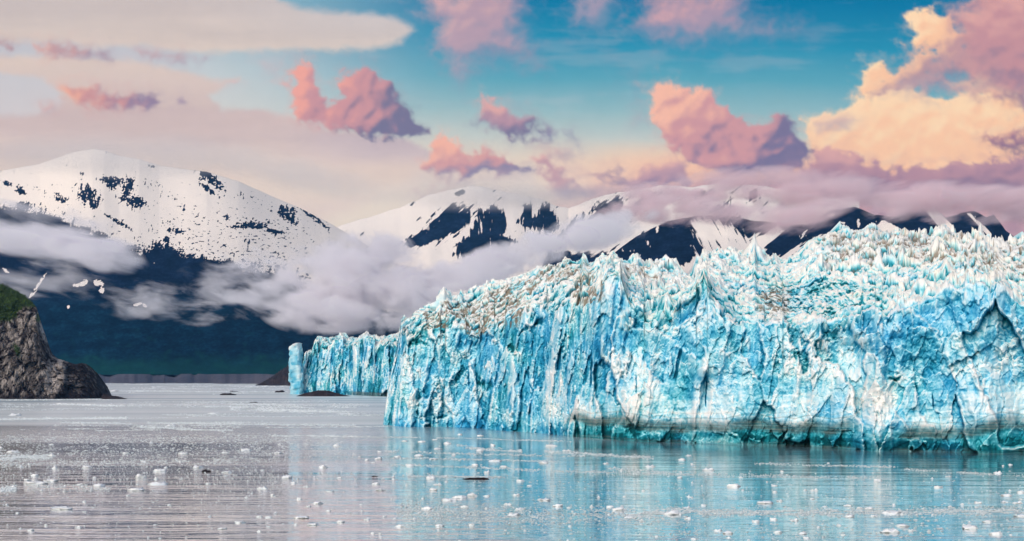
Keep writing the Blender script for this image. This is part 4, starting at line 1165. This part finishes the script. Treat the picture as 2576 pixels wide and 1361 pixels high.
ZL = lambda zx, zy: (zx / 7.30, 354.7 + zy / 7.30)
ZM = lambda zx, zy: (338.7 + zx / 7.30, 354.7 + zy / 7.30)
ZR = lambda zx, zy: (677.3 + zx / 7.30, 354.7 + zy / 7.30)
CH_L = [(1025, 897, 70, 42), (635, 825, 58, 28), (1445, 825, 78, 28), (1165, 850, 80, 28), (1155, 945, 130, 26), (370, 925, 95, 24), (262, 942, 140, 28), (197, 918, 42, 18), (255, 884, 52, 20), (405, 830, 46, 32), (457, 1127, 135, 30), (1140, 908, 32, 24), (722, 960, 74, 30), (1000, 990, 104, 30),
        (1658, 858, 62, 18), (2092, 898, 66, 26), (2143, 940, 46, 18), (2236, 965, 44, 28), (1915, 978, 76, 30), (2360, 825, 64, 28), (1792, 700, 72, 22), (1335, 724, 64, 16), (918, 720, 46, 16), (95, 712, 74, 22), (378, 738, 46, 28), (2200, 1192, 120, 22), (1893, 1184, 44, 20), (1962, 1188, 50, 14),
        (1748, 1224, 74, 14), (2290, 1242, 78, 18), (1620, 1272, 54, 14), (2316, 1088, 64, 22), (2398, 1142, 44, 14), (2183, 1056, 38, 22), (2250, 1110, 38, 18), (575, 1260, 44, 16), (225, 1284, 42, 18), (2490, 1219, 44, 18), (1520, 942, 32, 14), (1990, 1027, 30, 16), (2455, 666, 44, 22), (2405, 1000, 52, 14),
        (112, 443, 90, 24), (440, 362, 60, 12), (1565, 430, 84, 10), (838, 267, 54, 18), (1245, 522, 60, 20), (2030, 720, 50, 16), (585, 950, 44, 16), (100, 968, 40, 26), (1640, 716, 50, 14), (1050, 785, 40, 18)]
CH_M = [(590, 738, 64, 20), (690, 764, 52, 18), (838, 733, 30, 16), (793, 650, 44, 22), (885, 586, 40, 16), (1035, 594, 44, 16), (703, 622, 40, 14), (605, 637, 48, 14), (480, 632, 36, 12), (292, 762, 54, 28), (1140, 779, 78, 20), (995, 810, 44, 22), (1500, 791, 66, 20), (1550, 667, 80, 26), (1662, 703, 64, 18),
        (1125, 664, 34, 20), (1030, 702, 42, 22), (720, 690, 64, 18), (1082, 860, 50, 26), (675, 905, 64, 30), (1325, 923, 58, 20), (1392, 958, 32, 14), (723, 950, 62, 20), (693, 990, 52, 26), (270, 946, 48, 24), (302, 990, 66, 22), (803, 1062, 106, 22), (884, 1046, 84, 30), (975, 1032, 66, 34), (1083, 1034, 48, 16),
        (1297, 1026, 52, 18), (1506, 1062, 102, 20), (643, 1128, 72, 28), (912, 1112, 62, 22), (1238, 1094, 58, 24), (1600, 1108, 64, 30), (1846, 1114, 38, 28), (2050, 1134, 94, 40), (2275, 818, 64, 28), (2066, 846, 32, 20), (2505, 768, 44, 18), (1322, 1130, 62, 22), (1276, 1172, 92, 30), (1076, 1125, 32, 20), (740, 1250, 62, 18),
        (446, 1254, 54, 24), (205, 1205, 46, 24), (14, 1222, 42, 24), (970, 1246, 42, 20), (2432, 1165, 110, 50), (1950, 796, 40, 16), (2490, 900, 34, 18), (1978, 1113, 50, 18), (2210, 1214, 40, 24), (2118, 1188, 62, 18), (430, 745, 50, 14), (1200, 820, 50, 16), (520, 810, 60, 18)]
CH_R = [(230, 843, 82, 28), (30, 767, 42, 16), (85, 738, 46, 12), (410, 962, 98, 34), (1000, 992, 54, 24), (711, 958, 38, 12), (712, 1005, 30, 16), (642, 1084, 94, 26), (746, 1070, 42, 24), (1240, 1104, 54, 18), (1402, 1128, 62, 26), (1078, 1111, 36, 16), (985, 1055, 34, 14), (1460, 920, 60, 18), (1905, 970, 54, 20),
        (1980, 890, 34, 12), (2340, 865, 50, 28), (1860, 905, 24, 16), (2405, 1030, 74, 22), (2390, 1078, 48, 20), (2482, 1084, 68, 26), (2192, 1084, 52, 18), (2508, 1006, 58, 22), (2140, 1272, 104, 48), (1555, 1296, 118, 48), (1642, 1252, 86, 22), (2334, 1314, 86, 40), (2266, 1222, 62, 26), (1704, 1286, 46, 20), (914, 1310, 50, 22),
        (734, 1298, 52, 20), (575, 1220, 54, 22), (296, 1286, 64, 20), (372, 1304, 74, 26), (124, 1346, 44, 14), (702, 1206, 50, 26), (852, 1212, 62, 28), (1256, 1184, 62, 24), (1572, 1160, 142, 30), (1330, 1122, 42, 16), (1210, 1318, 32, 14), (2078, 1094, 26, 14), (1990, 1113, 32, 18), (2515, 1182, 84, 22), (70, 1118, 54, 20), (190, 1101, 38, 14),
        (75, 1198, 44, 18), (938, 1342, 44, 20), (1920, 1270, 42, 14), (1440, 1180, 50, 14), (1180, 1248, 34, 14), (1030, 1260, 30, 18)]

KINDS_ = {'flat': 'flat topped', 'dome': 'rounded', 'peaked': 'peaked', 'twin': 'twin humped', 'ragged': 'ragged edged'}


def build_floes():
    L = []
    for Z, lst in ((ZL, CH_L), (ZM, CH_M), (ZR, CH_R)):
        for zx, zy, w, h in lst:
            x, y = Z(zx, zy)
            L.append((x, y, w / 7.3, h / 7.3))
    rng = np.random.default_rng(11)
    info = []
    for i, (x, y, w, h) in enumerate(L):
        ar = h / w
        kind = 'flat' if ar < 0.26 else ('peaked' if ar > 0.6 else ['dome', 'ragged', 'twin', 'dome'][i % 4])
        D = ground_depth(y)
        info.append((x, y, w, D, kind, w / F * D, h / F * D * 0.68))
    # wording: shape and size, then the water it drifts on, then its order among those that are alike
    def place(x, y):
        if y < 440 and x < 300: return 'far out below the rock headland'
        if x < 395:
            side = 'far left dark' if x < 110 else ('dark rippled' if x < 250 else 'grey')
            return f'on nearer {side} water' if y >= 490 else f'on {side} water beyond' if y < 458 else f'midway out on {side} water'
        if y < 452: return 'close under the towering glacier'
        part = 'left end' if x < 560 else 'middle' if x < 760 else 'right half' if x < 900 else 'far right'
        return f'midway on blue reflection, {part}' if y < 490 else f'on nearer blue reflection, {part}'
    def size(w): return 'small' if w < 6.4 else ('medium' if w < 10 else 'large')
    keys = {}
    for i, (x, y, w, D, kind, ww, hh) in enumerate(info):
        keys.setdefault((size(w), KINDS_[kind], place(x, y)), []).append(i)
    ordn = ['first', 'second', 'third', 'fourth', 'fifth', 'sixth', 'seventh', 'eighth', 'ninth', 'tenth']
    labels = {}
    for (s, k, p), ids in keys.items():
        ids.sort(key=lambda i: info[i][0])
        for j, i in enumerate(ids):
            if len(ids) == 1: labels[i] = f'{s} {k} ice chunk {p}'
            else: labels[i] = f'{s} {k} ice chunk {p}, {ordn[j]} from left'
    for i, (x, y, w, D, kind, ww, hh) in enumerate(info):
        V = floe_shape(kind, ww, hh, 1000 + i)
        o = mesh_obj('ice_chunk', V, ICO3[1], FLOE, smooth=False)
        o.location = ((x - CX) / F * D, D, 0)
        tag(o, labels[i], 'ice chunk', 'ice chunks drifting on the bay')
    # small ones nothing tells apart
    protos = [mesh_obj('ice_lump', floe_shape(['dome', 'ragged', 'flat', 'twin', 'peaked'][k], 1.0, [0.34, 0.38, 0.18, 0.36, 0.5][k], 2000 + k), ICO3[1], FLOE, smooth=False) for k in range(5)]
    n = 0
    while n < 120:
        x = rng.uniform(-5, 1030); y = 440 + 104 * rng.uniform(0, 1) ** 0.9
        if x > 560 and y < 462: continue
        if min((x - a[0]) ** 2 + 4 * (y - a[1]) ** 2 for a in info) < 60: continue
        w = rng.uniform(2.6, 4.4)
        D = ground_depth(y)
        src = protos[n % 5]
        o = src if n < 5 else src.copy()
        if n >= 5: COL.objects.link(o)
        k = w / F * D
        o.scale = (k, k * .9, k)
        o.rotation_euler = (0, 0, rng.uniform(0, 6.28))
        o.location = ((x - CX) / F * D, D, 0)
        blue = x > 395
        tag(o, 'tiny plain white ice lump on the blue reflection of the glacier' if blue else 'tiny plain white ice lump on the grey rippled water', 'ice lump',
            'tiny ice lumps on the blue water' if blue else 'tiny ice lumps on the grey water')
        n += 1


build_floes()


def build_brash():
    rng = np.random.default_rng(21)
    pos = []
    def band(P, thick, n, wmin=0.5, wmax=1.8):
        n = int(n * 1.45)
        P = np.array(P, float)
        t = rng.uniform(0, 1, n)
        x = P[0, 0] + (P[-1, 0] - P[0, 0]) * t
        y = np.interp(x, P[:, 0], P[:, 1]) + rng.normal(0, thick, n) + 0.25 * thick * np.sin(x / 14)
        keep = noise(x / 26, y / 2.0, 0, 88) > -0.35
        w = wmin + (wmax - wmin) * rng.uniform(0, 1, n) ** 2.5
        pos.extend(zip(x[keep], y[keep], w[keep]))
    q = lambda Z, L: [Z(a, b) for a, b in L]
    # drifts traced from the photograph
    band(q(ZR, [(-400, 1165), (0, 1150), (500, 1150), (1250, 1155), (1700, 1150), (2560, 1140)]), 2.1, 5200, 0.5, 2.0)
    band(q(ZR, [(560, 793), (1000, 808), (1550, 818), (1800, 845), (2560, 885)]), 0.55, 900, 0.5, 1.5)
    band(q(ZR, [(-500, 830), (0, 864), (480, 880), (1500, 905)]), 0.9, 900, 0.5, 1.6)
    band(q(ZM, [(-100, 592), (0, 598), (700, 606), (1300, 622), (1700, 632)]), 0.4, 900, 0.5, 1.3)
    band(q(ZM, [(860, 658), (1040, 690), (1340, 705)]), 0.8, 500)
    band(q(ZM, [(330, 704), (960, 726), (1800, 738)]), 0.6, 600)
    band(q(ZM, [(1500, 705), (2000, 735), (2300, 752)]), 0.8, 700)
    band(q(ZM, [(300, 803), (900, 818), (1600, 850), (2560, 872)]), 0.7, 1000)
    band(q(ZM, [(380, 755), (980, 763), (1600, 780)]), 0.5, 500)
    band(q(ZM, [(500, 886), (1200, 893)]), 0.6, 400)
    band(q(ZM, [(420, 1145), (1000, 1165), (1700, 1180), (2560, 1170)]), 4.5, 3000, 0.5, 2.0)
    band(q(ZM, [(450, 1250), (1500, 1240), (2560, 1300)]), 7, 700, 0.5, 2.0)
    band(q(ZR, [(0, 1260), (900, 1280), (2560, 1250)]), 8, 900, 0.5, 2.2)
    band(q(ZR, [(0, 1000), (2560, 1040)]), 9, 700, 0.4, 1.6)
    band(q(ZM, [(400, 950), (2560, 1000)]), 11, 900, 0.4, 1.6)
    band(q(ZL, [(0, 472), (300, 466), (930, 462)]), 0.6, 1100, 0.6, 1.6)
    band(q(ZL, [(420, 360), (650, 366), (910, 374)]), 0.35, 500)
    band(q(ZL, [(1680, 395), (2100, 405), (2600, 430)]), 1.0, 1900, 0.6, 1.8)
    band(q(ZL, [(1500, 380), (2600, 385)]), 0.4, 500)
    band(q(ZL, [(440, 498), (1100, 500), (2600, 516)]), 0.5, 1400, 0.6, 1.5)
    band(q(ZL, [(1020, 530), (1700, 550)]), 0.7, 900)
    band(q(ZL, [(1650, 585), (2600, 598)]), 0.5, 800)
    band(q(ZL, [(0, 620), (1300, 610), (2500, 640)]), 3.0, 2200, 0.5, 1.5)
    band(q(ZL, [(0, 700), (1300, 690), (2600, 720)]), 5.0, 2300, 0.5, 1.6)
    band(q(ZL, [(0, 752), (370, 745)]), 1.4, 1100, 0.6, 2.0)
    band(q(ZL, [(0, 800), (1200, 780), (1900, 770)]), 2.2, 1400, 0.5, 1.8)
    band(q(ZL, [(0, 900), (1300, 880), (2600, 900)]), 9.0, 1500, 0.5, 1.6)
    band(q(ZL, [(0, 985), (120, 975)]), 1.8, 420, 0.6, 2.2)
    band(q(ZL, [(200, 960), (800, 975)]), 1.6, 400, 0.5, 1.8)
    band(q(ZL, [(0, 1100), (2600, 1150)]), 13.0, 900, 0.4, 1.6)
    band(q(ZL, [(800, 262), (1500, 268), (2100, 270)]), 0.3, 700, 0.5, 1.2)
    band(q(ZL, [(0, 330), (900, 326)]), 0.3, 600, 0.5, 1.3)
    band(q(ZL, [(800, 214), (2100, 228)]), 0.2, 500, 0.5, 1.0)
    band(q(ZL, [(1000, 350), (2400, 340)]), 0.6, 500, 0.5, 1.2)
    for k in range(34):                                  # thin far drifts
        yy = rng.uniform(386, 432); x0 = rng.uniform(-60, 330); ln = rng.uniform(40, 200)
        x1 = min(x0 + ln, 388 if yy > 398 else 285)
        if x1 - x0 > 20 and (x0 > 125 or yy > 401): band([(x0, yy), ((x0 + x1) / 2, yy + rng.normal(0, .5)), (x1, yy + rng.normal(0, .8))], rng.uniform(.15, .8), int(2.2 * (x1 - x0)), 0.5, 1.5)
    A = np.array(pos)
    A[:, 2] *= 0.95
    x, y, w = A.T
    ok = (y > 383.6) & (y < 560)
    gb = interp(x / S, MAIN_BASE) * S
    ok &= (x < 384) | (y > gb + 0.7)
    x, y, w = x[ok], y[ok], w[ok]
    D = ground_depth(y)
    k = w / F * D * 0.5
    base, fc = ICO1
    n = len(x)
    rj = 1 + 0.35 * rng.normal(0, 1, (n, len(base), 1)) * 0.6
    V = base[None] * rj
    V[..., 0] *= (k * rng.uniform(0.9, 2.2, n))[:, None]
    V[..., 1] *= k[:, None]
    V[..., 2] *= (k * rng.uniform(0.18, 0.42, n))[:, None]
    V[..., 0] += ((x - CX) / F * D)[:, None]; V[..., 1] += D[:, None]
    V[..., 2] += 0.05
    Fa = (fc[None] + (np.arange(n) * len(base))[:, None, None]).reshape(-1, 3)
    o = mesh_obj('brash_ice', V, Fa, FLOE, smooth=False)
    tag(o, 'long drifts of tiny white brash ice on the bay', 'brash ice', kind='stuff')


build_brash()


def driftwood(name, label, x, y, w, h, seed, mat):
    D = ground_depth(y)
    W, H = w / F * D, h / F * D
    V = floe_shape('ragged', W, H, seed)
    V[:, 1] *= 0.5
    tone = 0.3 + 0 * V[:, 0]
    o = mesh_obj(name, V, ICO3[1], mat, smooth=False, attrs={'tone': tone, 'moss': 0 * tone})
    o.location = ((x - CX) / F * D, D, 0)
    return tag(o, label, 'dirty ice' if 'ice' in name else 'driftwood')


driftwood('drift_log', 'dark ragged log floating on the blue reflection', *ZM(1010, 908), 22, 2.0, 3001, DARKROCK)
driftwood('drift_log', 'short dark stick floating just left of the blue reflection', *ZM(260, 889), 5.2, 0.9, 3002, DARKROCK)
driftwood('dirty_ice', 'dark dirt covered ice lump among the white chunks on grey water', *ZL(1503, 854), 8.2, 2.4, 3003, DARKROCK)
driftwood('dirty_ice', 'long low dark dirty berg far out on the pale water left of the ice pillar', *ZL(1660, 295), 14, 2.6, 3004, DARKROCK)
driftwood('dirty_ice', 'small dark dirty berg just left of the ice pillar', *ZL(2045, 275), 9, 2.2, 3005, DARKROCK)
driftwood('dirty_ice', 'thin dark dirty floe on pale water below the ice pillar', *ZL(1855, 350), 8, 0.9, 3006, DARKROCK)
driftwood('dirty_ice', 'flat dark floe farthest out, above the long dark berg', *ZL(1705, 270), 8, 0.9, 3007, DARKROCK)

# ---------------------------------------------------------------- low cloud lying against the mountains
def fog_mat(name, dens, col, scale, a=1.0, b=5.2, c=0.10, stretch=(1.0, 0.15, 1.7), soft=2.2):
    m = Mat(name)
    tc = m.n('TexCoord').outputs['Object']
    r = m.n('VectorMath', dict(operation='LENGTH'), i0=tc).outputs['Value']
    fall = m.math('SUBTRACT', 1.0, m.math('MULTIPLY', r, r), clamp=True)
    n = m.tex(scale, 7, 0.66, m.pos(*stretch), 0.35)
    v = m.math('ADD', m.math('MULTIPLY', fall, a), m.math('MULTIPLY', m.math('SUBTRACT', n, 0.5), b))
    v = m.math('MULTIPLY', m.math('SUBTRACT', v, c), 1.25, clamp=True)
    v = m.math('MULTIPLY', v, m.math('MULTIPLY', fall, soft, clamp=True))
    vol = m.n('VolumePrincipled', Color=col, Density=m.math('MULTIPLY', v, dens), Anisotropy=0.0)
    m.set(m.out.inputs['Volume'], vol)
    return m.m


GREYFOG = fog_mat('grey valley cloud', 0.0078, (0.965, 0.93, 0.95), 0.0058)
THINFOG = fog_mat('thin valley mist', 0.0026, (0.96, 0.93, 0.955), 0.0085, 0.8, 6.0, 0.35)
VEIL = fog_mat('summit veil', 0.0022, (1.0, 0.95, 0.92), 0.004, 1.0, 1.6, 0.0, soft=0.8)
PINKFOG = fog_mat('pink evening cloud', 0.0042, (1.0, 0.82, 0.84), 0.0075, 0.95, 5.2, 0.12, (0.8, 0.15, 2.0))


def fog(x, y, rx, ry, D, dep, mat, rot=0.0):
    me = bpy.data.meshes.get('fog_hull')
    c = at(np.float64(x), np.float64(y), D)
    V, Fc = ICO3
    o = mesh_obj('low_cloud', V, Fc, mat)
    o.location = c
    o.scale = (rx / F * D, dep, ry / F * D)
    o.rotation_euler = (0, math.radians(rot), 0)
    return tag(o, kind='stuff')


for a in [(120, 156, 220, 26, 7000, 420, VEIL, 0), (300, 176, 130, 22, 7000, 400, VEIL, 12), (480, 196, 110, 18, 9000, 400, VEIL, 0), (560, 196, 90, 16, 9000, 400, VEIL, 0), (352, 288, 92, 46, 6300, 420, GREYFOG, 0), (330, 312, 72, 26, 6150, 380, GREYFOG, 0), (410, 300, 76, 36, 6400, 420, GREYFOG, -8), (455, 278, 84, 26, 6500, 400, GREYFOG, -14), (520, 255, 84, 22, 6600, 380, GREYFOG, -14), (590, 232, 80, 22, 6700, 400, GREYFOG, -10),
          (372, 256, 60, 28, 6400, 380, GREYFOG, 0), (285, 262, 86, 24, 6500, 360, THINFOG, 0), (250, 282, 80, 26, 6450, 360, THINFOG, 0),
          (36, 241, 110, 20, 6300, 380, GREYFOG, 5), (92, 254, 56, 20, 6250, 340, GREYFOG, 10), (40, 216, 80, 18, 6350, 340, THINFOG, 8),
          (206, 313, 34, 14, 6100, 240, THINFOG, -12), (270, 300, 60, 26, 6100, 300, THINFOG, 0), (228, 292, 40, 20, 6100, 260, THINFOG, 0), (45, 280, 70, 26, 6100, 300, THINFOG, 0), (150, 300, 60, 24, 6100, 280, THINFOG, 0),
          (640, 210, 70, 17, 7700, 380, PINKFOG, -4), (700, 212, 84, 17, 7650, 380, PINKFOG, 2), (770, 220, 70, 16, 7600, 360, PINKFOG, 2), (815, 212, 50, 14, 7600, 360, PINKFOG, -14), (690, 196, 70, 10, 7900, 380, PINKFOG, 0), (850, 194, 90, 18, 7800, 400, PINKFOG, 0), (650, 193, 60, 12, 7900, 380, PINKFOG, 0),
          (905, 208, 44, 14, 7550, 320, PINKFOG, 0), (960, 200, 90, 18, 7700, 380, PINKFOG, 0), (890, 216, 26, 9, 7400, 260, PINKFOG, 0), (940, 216, 22, 8, 7400, 240, PINKFOG, 8), (985, 217, 24, 9, 7400, 240, PINKFOG, 12), (1040, 205, 70, 22, 7700, 360, PINKFOG, 0), (770, 180, 110, 13, 8000, 380, PINKFOG, 0), (720, 190, 60, 14, 7900, 380, PINKFOG, 0), (800, 196, 70, 16, 7900, 380, PINKFOG, 0), (940, 196, 90, 16, 7650, 380, PINKFOG, 0)]:
    fog(*a)


HAZE = Mat('valley air')
HAZE.set(HAZE.out.inputs['Volume'], HAZE.n('VolumePrincipled', Color=(0.16, 0.5, 1.0), Density=0.8e-5))
hv = np.array([[x, y, z] for x in (-7000, 9000) for y in (-900, 17500) for z in (-6, 2700)])
tag(mesh_obj('haze', hv, np.array([[0, 1, 3, 2], [4, 6, 7, 5], [0, 4, 5, 1], [2, 3, 7, 6], [0, 2, 6, 4], [1, 5, 7, 3]]), HAZE.m, smooth=False), kind='stuff')
